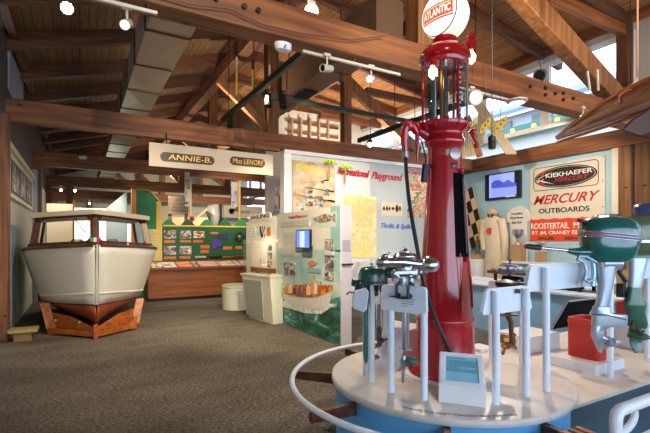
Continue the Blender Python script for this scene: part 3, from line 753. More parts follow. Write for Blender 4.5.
wv = [pa+ee*LL*(.14+.74*i/12)+V((0, 0, 1.99+.03*i/12+.018*math.sin(i*1.7))) for i in range(13)]
wv += [pa+ee*LL*(.14+.74*i/12)+V((0, 0, 2.12+.045*i/12+.015*math.sin(i*1.9+1))) for i in range(12, -1, -1)]
MB().prism(wv, nn*.03).build('title_board', CREAM, pn, smooth=0)
text('SAILING', 'title_lettering', INK, pn, pa+ee*.2*LL+nn*.032+V((0, 0, 2.03)), ee+V((0, 0, .05)), (0, 0, 1), LL*.62, .08, bold=.02)
c = onZ(237, 309, 0); c = V((c.x+.05, c.y+.1, 0))
so = thing('round_stool', 'low round off-white drum seat beside the pedestal case', 'stool', c)
MB().lathe([(.36, 0), (.36, .48), (.34, .5), (0, .5)], c, 36).build('drum', OFFW, so)
MB().lathe([(.345, .5), (.365, .51), (.365, .545), (.34, .565), (0, .57)], c, 36).build('seat', paint('seat_vinyl', '#ccceb8', .5), so)

# far signs, sails and flags above the counter
sg = thing('park_sign', 'weathered brown wooden park sign with dark lettering above the green display', 'sign', (2.6, 14.6, 2.2))
YS = 14.5
rectY(168, 196, 188, 214, YS, .06).build('board', wood('weathered', '#4a3e32', '#62543f', '#7a6a54', stretch=(.5, 9, 9), knots=False), sg, smooth=0)
for y0, t_, xa, xb in ((199.5, 'LIFE &', 174.5, 182), (203, 'LAKES', 173, 184), (206.3, 'PRIVATE', 172, 186), (209.6, 'PARKWAY', 172, 186)):
    textY(t_, 'lettering', INK, sg, xa, y0, xb, y0+2.3, YS, .062, bold=.02)
for px in (170, 186):
    a = onY(px, 214, YS+.05); MB().span((a.x-.05, YS-.0, 0), (a.x+.05, YS+.08, a.z)).build('post', DARKW, sg, smooth=0)
b1 = thing('hanging_banner', 'narrow printed banner on a pale wooden pole left above the green display', 'banner', (2.7, 13.6, 2))
rectY(184.5, 172, 189.5, 206, 13.3, .02).build('cloth', splotch('banner_print', [(.42, '#3c5a8c'), (.5, '#c8ccc8'), (.7, '#e0d4b8')], 4, (1, 1, .8)), b1, smooth=0)
a = onY(190.5, 172, 13.3); MB().span((a.x-.03, 13.28, 1.0), (a.x+.03, 13.34, 3.5)).build('pole', paint('pale_pole', '#d0b48c', .6), b1, smooth=0)
b2 = thing('hanging_banner', 'grey banner with blue calligraphy on a yellow pole, over the middle trees', 'banner', (4, 13.3, 2))
rectY(231, 182, 237.5, 208.5, 13.3, .02).build('cloth', splotch('banner_blue_print', [(.36, '#2a3c6c'), (.46, '#a0a4ac'), (.7, '#b8b4b0')], 7, (1, 1, .6)), b2, smooth=0)
a = onY(239.3, 182, 13.3); MB().span((a.x-.035, 13.28, 1.0), (a.x+.035, 13.34, 3.5)).build('pole', paint('yellow_pole', '#c8a864', .6), b2, smooth=0)
# silver hull standing on end and grey name board
sh = thing('silver_boat_bow', 'silver aluminium boat bow pointing up behind the green trees', 'boat', (3.6, 14, 1.2))
rg = []
for i, (px, py0, py1) in enumerate(((206, 208, 214), (209, 205.5, 221), (213, 204.5, 226), (217, 204.3, 227), (219.5, 204, 226))):
    t_, b_ = onY(px, py0, 13.6), onY(px, py1, 13.6); dpt = .05+.22*math.sin(PI*min(1, i/4+.08))
    rg.append([t_, t_.lerp(b_, .5)+V((0, -dpt, 0)), b_, t_.lerp(b_, .5)+V((0, dpt, 0))])
MB().loft(rg).build('hull', paint('aluminium_hull', '#c4c4c4', .4, .1), sh, smooth=60)
a0, a1 = onY(221, 204, 13.6), onY(221, 226, 13.6)
MB().span((a0.x-.05, 13.55, 0), (a0.x+.02, 13.75, a0.z)).build('transom_edge', BLACK, sh, smooth=0)
nb_ = thing('name_board', 'grey boat name board with round emblem and blurred script, above the trees', 'sign', (4.5, 13.4, 2.2))
rectY(223, 205.5, 262, 217, 13.5, .05).build('board', paint('board_grey', '#a39e92', .6), nb_, smooth=0)
for px in (225, 258):
    a = onY(px, 214, 13.5); MB().span((a.x-.03, 13.46, 0), (a.x+.03, 13.5, a.z)).build('post', STEEL, nb_, smooth=0)
c = onY(231.5, 211, 13.44); MB().lathe([(.10, 0), (.10, .015), (.075, .016), (.075, 0)], c, 20, axis=(0, -1, 0)).build('emblem', paint('dark_grey', '#55524c', .5), nb_)
textY('Carver', 'lettering', paint('dark_grey2', '#4a4640', .5), nb_, 237, 209.5, 250, 213.3, 13.5, .052, bold=.01)
tag(rectY(222, 217.5, 250, 319, 13.95, .04).build('white_boat_side', paint('boat_white', '#e4e8ea', .5)), 'white lapped boat side standing behind the green tree cut-outs', 'boat side')
tag(MB().bar(onY(207, 209, 13.2)-V((2.9, 0, 2.6)), onY(207, 209, 13.2), .03, .05).build('oar', paint('oar_pale', '#d8c8a0', .5)), 'pale oar leaning diagonally beside the silver bow', 'oar')
c = onY(192, 218.5, 13.1); tag(MB().ball(c, .07, 14).cyl((c.x, c.y, 0), c, .02, n=8).build('ball_marker', paint('buoy_red', '#c02a2c', .4)), 'small red ball marker on a post at the foot of the pale oar', 'marker')
vb = thing('upright_banner', 'red, white and dark vertical banner beside the white exhibit wall', 'banner', (4.2, 10.5, 2))
rectY(274.5, 188, 278, 213, 9.4, .03).build('grey_half', splotch('vb_print', [(.4, '#3a3c44'), (.55, '#b8bcc4')], 6), vb, smooth=0)
rectY(278, 195, 282, 209, 9.4, .03).build('red_half', paint('banner_red', '#b01c24', .5), vb, smooth=0)
rectY(278, 186, 283, 195, 9.4, .03).build('white_half', WHITE, vb, smooth=0)
a = onY(277.5, 200, 9.43); MB().span((a.x-.02, 9.4, 0), (a.x+.02, 9.43, 2.7)).build('pole', STEEL, vb, smooth=0)
# hanging name signs under the second beam
ns = thing('hanging_name_panel', 'long white panel with two dark boat nameplates hung from the beam', 'sign', (2.3, 8.5, 2.97))
YN = 8.5
MB().span((1.11, YN, 2.97), (3.58, YN+.05, 3.41)).build('panel', paint('panel_cream', '#c8bba6', .6), ns, smooth=0, bevel=.006)
for x in (1.42, 3.15):
    MB().cyl((x, YN+.02, 3.38), (x, YN+.02, 3.62), .012, n=8).build('hanger', BLACKM, ns)
def plate(x0, y0, x1, y1, body, tx0, tx1, shear):
    a = onY(x0, y0, YN); b = onY(x1, y1, YN); zb = onY(x0, y1, YN).z; h = a.z-zb; c = h*.3
    A = [(a.x+c, zb), (b.x-c, zb), (b.x, zb+c), (b.x, a.z-c), (b.x-c, a.z), (a.x+c, a.z), (a.x, a.z-c), (a.x, zb+c)]
    p = MB().prism([V((u, YN, z)) for u, z in A], (0, -.025, 0)).build('nameplate', paint('plate_brown', '#33260f', .5), ns, smooth=0)
    u0, u1 = onY(tx0, y0, YN).x, onY(tx1, y0, YN).x
    text(body, 'lettering', GOLD, p, (u0, YN-.026, zb+h*.2), (1, 0, 0), (0, 0, 1), u1-u0, h*.6, shear=shear, bold=0)
plate(160.5, 151.8, 214, 160.6, 'ANNIE-B.', 168, 211, .1)
plate(230, 156.3, 264.5, 164.6, 'Miss LENORE', 232.5, 263, .1)
# ================================================================ MURAL PARTITION (fishing boat in waves)
MX = 3.41
TEALP = splotch('mural_teal', [(.3, '#8fbfc0'), (.5, '#b4d2cc'), (.7, '#d4e0d4')], 1.6)
mu = thing('mural_partition', 'freestanding partition printed with a white boat full of people on green waves', 'display panel', (3.5, 6.7, 0))
y0m, y1m = onX(341, 300, MX).y, onX(277.5, 300, MX).y
MB().span((MX, y0m, 0), (MX+.19, y1m, 2.115)).build('board', paint('partition_end_grey', '#b4b0ba', .6), mu, smooth=0)
CRM = splotch('mural_cream', [(.35, '#dfe6dc'), (.6, '#eeeadc')], 2)
onwallX([(278, 214.5), (341, 205.5), (341, 280), (278, 262)], MX, .006).build('print_upper', CRM, mu, smooth=0)
onwallX([(278, 247), (300, 250), (341, 250), (341, 300), (278, 290)], MX, .004, .006).build('print_haze', TEALP, mu, smooth=0)
onwallX([(331, 206.8), (341, 205.3), (341, 252), (331, 251)], MX, .004, .006).build('print_edge', paint('mural_edge_teal', '#8fc0bc', .6), mu, smooth=0)
sea = [(278, 298), (284, 300), (290, 297), (298, 300), (306, 303), (314, 302), (322, 303), (330, 299), (341, 297), (341, 345), (278, 321)]
onwallX(sea, MX, .004, .011).build('print_sea', splotch('mural_sea', [(.30, '#0f3230'), (.45, '#23604a'), (.58, '#4a8a88'), (.66, '#7fb0ac'), (.74, '#e0e8e4')], 2.6, (1, 1, 2.4), dist=1.0), mu, smooth=0)
onwallX([(278, 299), (290, 302), (305, 307), (318, 309), (330, 303), (335, 305), (322, 314), (306, 313), (292, 309), (278, 305)], MX, .003, .016).build('print_foam', splotch('foam', [(.4, '#b8ccc4'), (.6, '#f4f2e8')], 14), mu, smooth=0)
onwallX([(284, 293), (300, 297), (318, 297), (334, 289), (332, 300), (327, 308), (316, 309), (300, 306), (286, 301)], MX, .004, .02).build('print_hull', paint('hull_print', '#dcdad2', .6, var=.12, scale=9), mu, smooth=0)
onwallX([(283, 290), (292, 285), (303, 285), (317, 285), (334, 285), (334, 290), (318, 297), (300, 297), (286, 294)], MX, .004, .026).build('print_deck', splotch('deck_print', [(.35, '#6a2c10'), (.5, '#c8641e'), (.62, '#f0a040')], 9), mu, smooth=0)
random.seed(11)
for (x, y, h, c) in ((288, 293, 10, '#e8892a'), (292, 293, 13, '#f0dcc0'), (296, 294, 9, '#7a3418'), (301, 295, 10, '#4a6890'), (306, 295, 11, '#b85a1c'), (310, 295, 14, '#e8d0b0'), (314, 294, 20, '#f2a050'), (317, 294, 16, '#f6ead8'), (321, 293, 11, '#c85c20')):
    m = onwallX([(x-2, y), (x-1.6, y-h*.6), (x, y-h*.75), (x+1.8, y-h*.6), (x+2, y)], MX, .004, .031)
    c_ = onX(x, y-h*.9, MX-.033); m.lathe([(.022, 0), (.022, .004)], c_, 10, axis=(-1, 0, 0))
    m.build('print_figure', paint('fig_%d_%d' % (x, y), c, .6, var=.2, scale=30), mu, smooth=0)
onwallX([(280, 297), (279, 289), (282, 282), (286, 289), (285, 297)], MX, .003, .031).build('print_spray', splotch('spray', [(.4, '#8fb8a8'), (.6, '#f0f0e6')], 12), mu, smooth=0)
textX('Coastal Playground', 'red_title', paint('title_orange', '#d2452c', .5), mu, 289, 216, 308, 219.5, MX, .0125, bold=.01, shear=.2)
TXT = textlines('mural_text', '#dfe0da', '#77757a', .022)
for (x0, yy0, x1, yy1) in ((283.5, 233, 296.5, 252), (282, 222, 310, 227)):
    rectX(x0, yy0, x1, yy1, MX, .012, .006).build('text_panel', TXT, mu, smooth=0)
rectX(283.5, 252, 297.5, 255.5, MX, .014, .006).build('caption_strip', paint('strip_grey', '#cfcabb', .6), mu, smooth=0)
rectX(340.9, 238, 340.95, 250, MX, .001).build('seam', WHITE, mu, smooth=0)
m = MB().span((MX+.03, y0m-.006, 1.43), (MX+.16, y0m, 1.6)); m.build('end_label', textlines('end_label', '#9a98a6', '#606070', .02), mu, smooth=0)
MB().span((MX+.01, y0m-.03, 1.22), (MX+.2, y0m, 1.245)).build('shelf_bracket', BLACK, mu, smooth=0)
def fish(mat, pts, name):
    return onwallX(pts, MX, .01, .011).build(name, mat, mu, smooth=0)
onwallX([(313, 217), (337, 211), (337, 227), (322, 228), (313, 225)], MX, .003, .010).build('fish_card', paint('card_pale', '#cfdad4', .6), mu, smooth=0)
fish(splotch('fish_print', [(.35, '#3c3830'), (.5, '#97846a'), (.65, '#e4dcc4')], 16, (1, 1, 2)), [(314, 219), (319, 216.5), (325, 214), (330, 215), (333, 217), (336, 212.5), (336.5, 222), (333, 219.5), (328, 222), (321, 223), (317, 221.5)], 'print_fish')
for i, (x0, a, x1, b) in enumerate(((326, 239, 334.5, 249), (326, 251.5, 334.5, 255), (326, 256, 334.5, 266), (326, 268, 334.5, 279), (285, 262, 289.5, 275), (291, 261, 296, 275))):
    rectX(x0, a, x1, b, MX, .014, .011).build('photo', [PH[1], TXT, PH[0], PH[3], PH[6], PH[4]][i], mu, smooth=0)
onwallX([(309, 263.5), (311, 261), (315, 260.5), (318, 263), (315, 266), (311, 266)], MX, .014, .011).build('print_crab', paint('crab_orange', '#d88a5c', .6, var=.3, scale=40), mu, smooth=0)
rectX(308.5, 267, 322, 271.5, MX, .012, .011).build('caption_strip', paint('strip_blue', '#8fb4c0', .6), mu, smooth=0)
sm = thing('wall_screen', 'small blue-lit monitor on a grey box on the mural partition', 'screen', onX(305, 247, MX-.05))
rectX(299, 230, 313.5, 248.5, MX, .035, .03).build('housing', BLACK, sm, bevel=.004)
rectX(300, 231, 312.6, 247.3, MX, .003, .0655).build('display', emit('screen_blue', '#5c86e0', .9), sm, smooth=0)
rectX(303.5, 231.5, 308, 247, MX, .003, .0688).build('display_image', emit('screen_pale', '#b8cdf4', .9), sm, smooth=0)
rectX(303.5, 246, 313.5, 256.5, MX, .022, .006).build('mounting_box', paint('grey_box', '#5c6a74', .5), sm, bevel=.004)
# inner white partition right of the mural end
pw = thing('white_partition', 'plain white partition standing just behind the end of the mural', 'partition', (3.85, 6.1, 0))
MB().span((3.64, 6.05, 0), (3.88, 6.15, 1.52)).build('board', WHITE, pw, smooth=0)
MB().span((3.64, 6.0, 0), (3.92, 6.2, .06)).build('plinth', WHITE, pw, smooth=0)

# ================================================================ EXHIBIT WALL  (faces the camera side, plane y = 8.65)
YW = 8.65
fb = thing('fishing_display', 'tall tan printed board with yellow FISHING title, rods and reels', 'display board', onY(313, 210, YW))
rectY(292, 160, 334.5, 262, YW, .03).build('board', splotch('fishing_print', [(.3, '#a08462'), (.5, '#cdb692'), (.7, '#e8dcc2')], 2.4), fb, smooth=0)
textY('FISHING', 'yellow_title', YEL, fb, 295, 164, 314, 169.5, YW, .031, shear=.15, bold=.03)
textY('in Virginia', 'yellow_subtitle', YEL, fb, 309, 169.5, 323, 173, YW, .031, shear=.15, bold=.02)
for i, (x0, a, x1, b) in enumerate(((305, 190, 312, 198), (314, 196, 322, 208), (323, 186, 328, 196), (296, 202, 303, 210), (305, 199, 312, 206))):
    rectY(x0, a, x1, b, YW, .008, .031).build('photo', PH[(i*3) % 8], fb, smooth=0)
def rod(label, a, b, mat, r=.012):
    t = thing('fishing_rod', label, 'fishing rod', b)
    MB().tube([a, a.lerp(b, .6), b], r*.6, 6, rs=[r*.35, r*.6, r*.8]).build('blank', mat, t)
    MB().cyl(a.lerp(b, .82), b, r*1.4, n=8).build('grip', BLACK, t)
    q = a.lerp(b, .74)+V((0, -.03, -.03)); MB().cyl(q-V((.02, 0, 0)), q+V((.02, 0, 0)), .03, n=12).build('reel', STEEL, t)
rod('thin dark fishing rod angled across the middle of the tan fishing board', onY(305, 187, YW-.05), onY(333.5, 191.5, YW-.05), BLACK)
rod('reddish fishing rod low across the tan fishing board', onY(293, 194, YW-.055), onY(335, 201.5, YW-.055), paint('rod_red', '#a8583c', .4))
rod('pale curved fishing rod rising towards the first lime palm', onY(303, 182, YW-.05), onY(329, 180, YW-.05), paint('rod_pale', '#d8ccb0', .4), .01)
LIME = paint('lime_leaf', '#b6dc1e', .5, var=.15)
for i, (px, py, lab) in enumerate(((330.5, 163, 'lime-green artificial palm overlapping the corner of the fishing board'), (346.5, 168, 'lime-green artificial palm in front of the red wall title'))):
    c = onY(px, py, YW-.22); pt = thing('artificial_palm', lab, 'palm decoration', c)
    pts = [c+V((.02, .1, -.34)), c+V((-.02, .02, -.1)), c]
    MB().bar(c+V((0, 0, -.03)), V((c.x, YW, c.z-.03)), .02, .02).build('wall_bracket', WHITE, pt)
    MB().tube(pts, .018, 8).build('trunk', paint('palm_trunk_%d' % i, '#b88a50', .6), pt)
    for k in range(9):
        a = 2*PI*k/9+.3*i; m = MB(); g = []
        for j in range(5):
            u = j/4; R_ = .16*u; z = .05*math.sin(PI*u*.6)*2-.13*u*u; w_ = .05*math.sin(PI*min(1, .15+u*.85))+.004
            d = V((math.cos(a), math.sin(a)*.6, 0)); s_ = V((-math.sin(a), math.cos(a)*.6, 0))
            g.append([c+d*R_+V((0, 0, z+.03))-s_*w_+V((0, 0, -.03)), c+d*R_+V((0, 0, z+.03)), c+d*R_+V((0, 0, z+.03))+s_*w_+V((0, 0, -.03))])
        m.grid(g); m.build('frond', LIME, pt, recalc=False, thick=.004)
t1 = thing('wall_title', 'red script title reading Recreational Playground on the white wall', 'lettering', onY(371, 175, YW))
SCR = paint('script_red', '#c41f34', .35)
def slantY(body, mat, parent, x0, yb0, x1, yb1, hpx, shear=.35, bold=.02, Y=YW, depth=.03, name='lettering'):
    a, b = onY(x0, yb0, Y-.001), onY(x1, yb1, Y-.001); h = onY(x0, yb0-hpx, Y-.001).z-a.z
    return text(body, name, mat, parent, a, b-a, (0, 0, 1), (b-a).length, h, shear=shear, bold=bold, depth=depth)
slantY('Recreational', SCR, t1, 337, 174.2, 369, 178, 7.5)
slantY('Playground', SCR, t1, 371, 181, 402, 183.4, 9.5)
t2 = thing('wall_title', 'blue script title reading Thrills and Spills above the text block', 'lettering', onY(395, 230, YW))
slantY('Thrills & Spills', paint('script_blue', '#4a6cc0', .4), t2, 380.5, 229.5, 411, 230.5, 6.5, bold=.025, depth=.02)
mp = thing('wall_map', 'large yellow chart with faint grey coastline on the white wall', 'map', onY(360, 225, YW))
rectY(344, 195, 376, 258, YW, .02).build('sheet', splotch('chart', [(.40, '#e6d284'), (.49, '#ecdc98'), (.505, '#b8ac78'), (.52, '#efe0a0'), (.7, '#f2e6b4')], 3.5, dist=1.5), mp, smooth=0)
lp = thing('lure_plaque', 'cream plaque with a row of dark fishing lures', 'plaque', onY(391, 208, YW))
rectY(381, 201.8, 402, 215.5, YW, .025).build('backing', paint('plaque_cream', '#e2d2b4', .6), lp, smooth=0)
for k, (x, w_, h_) in enumerate(((384, 1.2, 2.5), (387, 1.2, 3), (389.5, 1, 2.5), (393, 1.5, 2), (397, 2, 4.5), (400, 1.2, 3))):
    c = onY(x, 208.5, YW-.03); MB().ball(c, (w_*.025, .012, h_*.022), 10).build('lure', INK, lp)
m = MB(); m.bar(onY(382.5, 208.5, YW-.03), onY(400.5, 208.5, YW-.03), .008, .008); m.build('wire', INK, lp)
ps = thing('racing_poster', 'colourful boat race poster in orange, white and blue beside the fuel hose', 'poster', onY(418, 190, YW))
rectY(407, 165, 431, 217.5, YW, .02).build('sheet', splotch('poster_print', [(.30, '#2a4a6a'), (.40, '#d8cfa4'), (.48, '#d85a2c'), (.54, '#f0e4c8'), (.62, '#5a7a4a'), (.70, '#e8a040')], 1.9, (1, 1, 1.7), dist=1), ps, smooth=0)
rectY(408, 166, 430, 174, YW, .004, .02).build('poster_heading', splotch('poster_head', [(.45, '#8a9ab0'), (.55, '#c85040')], 10), ps, smooth=0)
tb = thing('wall_text_panel', 'grey printed text block under the blue script title', 'text panel', onY(394, 245, YW))
rectY(380.5, 234, 403, 250, YW, .012).build('sheet', textlines('wall_text', '#bfc1c0', '#85888a', .03), tb, smooth=0)
tag(rectY(404, 236, 412, 249, YW, .012).build('small_text_card', TXT), 'small pale caption card right of the grey text block', 'text panel')
tag(rectY(345, 262, 372, 285, YW, .02).build('low_photo_panel', splotch('low_photo', [(.4, '#a8b0b0'), (.5, '#d0ccc4'), (.65, '#b8a890')], 3), ), 'photo panel low on the white wall below the yellow chart', 'poster')
tag(rectY(384, 262, 430, 292, YW, .02).build('low_photo_panel', splotch('low_photo_b', [(.4, '#a89c80'), (.55, '#cabf9c'), (.65, '#8a8470')], 3)), 'wide photo panel low on the wall behind the chrome motor', 'poster')
# bright shelves on the white gable beyond
gs = thing('wall_shelf_rack', 'wooden wall rack with pale objects high on the far white gable', 'rack', onY(315, 125, 12.25))
for py in (121, 131, 138): 
    a, b = onY(288, py, 12.2), onY(338, py+2, 12.2); MB().bar(V((a.x, 12.2, a.z)), V((b.x, 12.2, a.z)), .06, .07).build('rail', BEAM, gs, smooth=0)
for k in range(5):
    a, b = onY(292+9*k, 118, 12.2), onY(292+9*k, 139, 12.2); MB().span((a.x-.03, 12.16, b.z), (a.x+.03, 12.22, a.z)).build('upright', paint('rack_pale', '#b09878', .6) if k == 0 else bpy.data.materials['rack_pale'], gs, smooth=0)

# ================================================================ RIGHT WALL (plane x = 9.98)
XW = 9.98
tv = thing('wall_television', 'black flat screen showing blue mountains over water on the pale blue wall', 'screen', onX(504, 187, XW))
rectX(487, 175.5, 522.5, 201, XW, .07, .02).build('housing', BLACK, tv, bevel=.008)
rectX(491.5, 176, 516.5, 198.2, XW, .004, .09).build('display', emit('tv_sky', '#8c9ef6', .85), tv, smooth=0)
a = onX(491.5, 187, XW-.095); 
onwallX([(491.5, 183.5), (495, 180.5), (499, 180), (504, 182.5), (508, 179.5), (512, 182), (516.5, 183), (516.5, 186), (508, 187.3), (491.5, 188.5)], XW-.09, .004, .004).build('display_hills', emit('tv_hills', '#4454b4', .7), tv, smooth=0)
onwallX([(491.5, 188.5), (508, 187.3), (516.5, 186), (516.5, 194.3), (491.5, 198)], XW-.09, .004, .004).build('display_water', emit('tv_water', '#7a8cf2', .85), tv, smooth=0)
rectX(508, 196.5, 518, 197.5, XW, .003, .091).build('badge', WHITE, tv, smooth=0)
sgn = thing('outboard_sign', 'big cream and orange outboard motor dealer sign on the pale blue wall', 'sign', (XW, 6, 1.6))
ya, yb = onX(531.5, 168, XW).y, onX(606, 168, XW).y
za, zb_ = 3.45, 1.58
SW = ya-yb; SH = za-zb_; XS = XW-.05
MB().span((XS, yb, zb_), (XW, ya, za)).build('board', paint('sign_cream', '#ded4c0', .45), sgn, bevel=.004)
def S(u, v, o=0): return V((XS-o, ya-u*SW, za-v*SH))
def srect(u0, v0, u1, v1, mat, name, o=0, th=.004):
    return MB().prism([S(u0, v0, o), S(u1, v0, o), S(u1, v1, o), S(u0, v1, o)], (-th, 0, 0)).build(name, mat, sgn, smooth=0)
def stext(body, u0, v0, u1, v1, mat, o=0, **kw):
    return text(body, 'lettering', mat, sgn, S(u0, v1, o), (0, -1, 0), (0, 0, 1), (u1-u0)*SW, (v1-v0)*SH, **kw)
# rounded outline and black oval
def rring(u0, v0, u1, v1, r, t, mat, name):
    def loop(d):
        o = []
        for cx_, cy_, a0 in ((u1-r, v0+r, -PI/2), (u1-r, v1-r, 0), (u0+r, v1-r, PI/2), (u0+r, v0+r, PI)):
            for k in range(6): o.append(S(cx_+(r-d)*math.cos(a0+PI/2*k/5), cy_+(r-d)*math.sin(a0+PI/2*k/5)))
        return o
    A, B = loop(0), loop(t); n = len(A); m = MB()
    for k in range(n):
        j = (k+1) % n; q = [A[k], A[j], B[j], B[k]]; m.prism(q, (-.004, 0, 0))
    m.build(name, mat, sgn, smooth=0)
rring(.05, .03, .93, .34, .05, .008, INK, 'outline')
def oval(rx, ry, mat, o, name):
    c = (.49, .185); MB().prism([S(c[0]+rx*math.cos(2*PI*k/40), c[1]+ry*math.sin(2*PI*k/40), o) for k in range(40)], (-.003, 0, 0)).build(name, mat, sgn, smooth=0)
oval(.425, .135, INK, .004, 'oval'); oval(.405, .122, paint('oval_line', '#c8c0ae', .5), .0072, 'oval_line'); oval(.398, .116, INK, .0104, 'oval_field')
stext('KIEKHAEFER', .24, .125, .86, .18, paint('sign_white', '#efe9dc', .5), .0136, bold=.015)
stext('MERCURY', .36, .195, .82, .245, INKR, .0136, shear=.35, bold=.01)
for q in ([(.08, .20), (.34, .10), (.12, .175), (.14, .19), (.36, .27), (.10, .205)], [(.10, .22), (.22, .185), (.20, .20), (.13, .23)]):
    MB().prism([S(u, v, .0136) for u, v in q], (-.003, 0, 0)).build('emblem_wing', bpy.data.materials['sign_white'], sgn, smooth=0)
for v in (.11, .235): srect(.155, v, .22, v+.035, INKR, 'emblem_block', .0136)
stext('MERCURY', .05, .40, .95, .52, INKR, 0, shear=.4, bold=.018)
stext('OUTBOARDS', .13, .575, .82, .64, INK, 0, bold=.02)
wave = [S(0, .72)]+[S(i/40, .705+.014*abs(math.sin(i/40*PI*5.5))) for i in range(41)]+[S(1, 1), S(0, 1)]
MB().prism(wave, (-.004, 0, 0)).build('orange_field', paint('sign_orange', '#e24a22', .5), sgn, smooth=0)
WS = bpy.data.materials['sign_white']
stext('ROOSTERTAIL', .015, .765, .56, .845, WS, .004, bold=.02); stext('MARINE', .62, .765, .97, .845, WS, .004, bold=.02)
stext('RT. #4, CRANEY ISL.', .03, .868, .70, .925, WS, .004, bold=.02)
stext('SALES', .12, .948, .36, .985, INK, .004, bold=.02); stext('SERVICE', .5, .948, .8, .985, INK, .004, bold=.02)
m = MB()
for u, v in ((.02, .015), (.5, .015), (.98, .015), (.98, .3), (.02, .5), (.98, .6)): m.cyl(S(u, v), S(u, v, .006), .012, n=8)
m.build('screw', BLACKM, sgn)
# chequered flag
fg = thing('chequered_flag', 'cream and black chequered flag hanging diagonally beside the fuel pump', 'flag', onX(475, 210, XW-.1))
o = onX(472.5, 186, XW-.1); ux = (onX(483.5, 230, XW-.1)-o)/4; uy = (onX(459, 196, XW-.1)-o)/3
m = MB()
for i in range(5):
    for j in range(4):
        p = o+ux*i+uy*j; m.prism([p, p+ux, p+ux+uy, p+uy], (-.01, 0, 0), mi=(i+j) % 2)
m.build('cloth', [INK, paint('flag_cream', '#dcc49a', .6)], fg, smooth=0)
MB().cyl(o-ux*.2+V((-.01, 0, 0)), o+ux*5.4+V((-.01, 0, 0)), .015, n=8).build('staff', paint('staff', '#c8a878', .5), fg)
# helmet and racing suit on a form
SUIT = paint('suit_cream', '#ddcdb0', .8, var=.12, scale=5, bump=.3)
su = thing('racing_suit', 'cream racing overalls on a stand, with round red chest patch', 'overalls', onX(496, 268, XW-.3))
c = onX(493.5, 222, XW-.3); dpx = c.dot(fwd)/F
def K(px, py, dx=0): return onX(px, py, XW-.3+dx)
rg = []
ydir = V((0, 1, 0))
for (py, cxp, w_) in ((216, 492.5, 4), (219, 492.5, 9), (224, 492.5, 11), (235, 493.5, 10.5), (246, 494, 10), (256, 494.5, 10.5), (268, 495, 11)):
    c = K(cxp, py); w2 = w_*dpx
    rg.append([c+V((.14*math.sin(2*PI*k/14)*min(1, w_/9), w2*math.cos(2*PI*k/14), 0)) for k in range(14)])
MB().loft(rg).build('torso', SUIT, su, smooth=60)
for xs in ([(484.5, 220), (483, 235), (484.5, 250)], [(501, 219), (504.5, 236), (505, 252), (505, 262)]):
    pts = [K(x, y, -.03) for x, y in xs]; MB().tube(pts, .1, 10, rs=[.11, .10, .085, .075][:len(pts)]).build('sleeve', SUIT, su, smooth=60)
for xs in ([(491, 266), (490, 285), (489.5, 300)], [(500, 266), (500.5, 285), (501, 300)]):
    q = [K(x, y) for x, y in xs]; q[-1].z = .05; MB().tube(q, .14, 10).build('trouser_leg', SUIT, su, smooth=60)
MB().cyl(K(489.5, 231, -.17), K(489.5, 231, -.15), .09, n=16).build('chest_patch', INKR, su)
MB().cyl(V((K(494, 240).x+.02, K(494, 240).y, 0)), K(494, 214), .03, n=8).build('stand_pole', STEEL, su)
hm = thing('racing_helmet', 'tan crash helmet with black chin strap above the racing suit', 'helmet', K(493.5, 210))
c = K(492.8, 213.5); MB().lathe([(.135*math.cos(a), .14*math.sin(a)) for a in [PI/2*i/8 for i in range(9)]], c, 20, close=True).lathe([(.135, -.02), (.15, -.02), (.15, .02), (.135, .02)], c, 20).build('shell', paint('helmet_tan', '#c8a878', .35), hm)
MB().ball(c+V((0, 0, -.07)), (.1, .1, .12), 16).build('chin_form', paint('form_tan', '#b89c78', .6), hm)
for k in (-1, 1): MB().bar(c+V((-.09, k*.1, 0)), c+V((-.10, k*.02, -.14)), .02, .03).build('strap', BLACK, hm)
# white club shirt
sh_ = thing('club_shirt', 'white short-sleeved club shirt with black script lettering pinned to the blue wall', 'shirt', onX(520, 225, XW))
poly = [(514, 208), (518, 206.5), (523, 206), (526.5, 208), (531, 213), (531.5, 221), (528, 222), (528, 246), (511.5, 247), (511, 223), (508, 223), (507.5, 214)]
onwallX(poly, XW, .05, .005).build('body', paint('shirt_white', '#e6ded2', .8, bump=.3), sh_, bevel=.015)
for t_, a, b, c, d in (('Cruise Much', 512.5, 213, 524, 215), ('Waterthugs', 511.5, 217, 524.5, 219.8), ('Boat Club', 513, 221.5, 523, 223.8)):
    textX(t_, 'lettering', INK, sh_, a, b, c, d, XW, .056, shear=.3, bold=.015)
# ================================================================ ROUND PLATFORM, DECK, GUARD RAILS
C0 = V((2.56, 2.525, 0)); PR = .915; ZP = .53
pf = thing('round_platform', 'round light-blue display platform with white wooden top around the fuel pump', 'platform', C0)
MB().lathe([(PR-.03, 0), (PR-.03, .485), (0, .485)], C0, 96).build('drum', BLUE, pf, smooth=60)
MB().lathe([(0, .485), (PR, .485), (PR+.004, .5), (PR, ZP-.004), (PR-.01, ZP), (0, ZP)], C0, 96, close=False).build('top_disc', [TABLEW], pf, smooth=60)
a0 = math.atan2(-1.0, -.62)
def warp(u, w):
    t = math.radians(208)+u/(PR-.07)
    r = PR-.085+w; return C0+V((r*math.cos(t), r*math.sin(t), ZP+.001))
def warp_(u, w):   # reads from outside the rim
    t = math.radians(214)+u/(PR-.05); r = PR-.045-(.026-w) if False else PR-.075+w*-1+.03
    return C0+V((r*math.cos(t), r*math.sin(t), ZP+.001))
tx = text('PLEASE DO NOT TOUCH THE MOTORS', 'rim_lettering', paint('rim_ink', '#6c6a68', .5), pf, (0, 0, 0), (1, 0, 0), (0, 1, 0), .66, .022,
          warp=lambda u, w: C0+V(((PR-.06+w)*math.cos(math.radians(213)+u/(PR-.06)), (PR-.06+w)*math.sin(math.radians(213)+u/(PR-.06)), ZP+.001)), depth=.001) if False else None
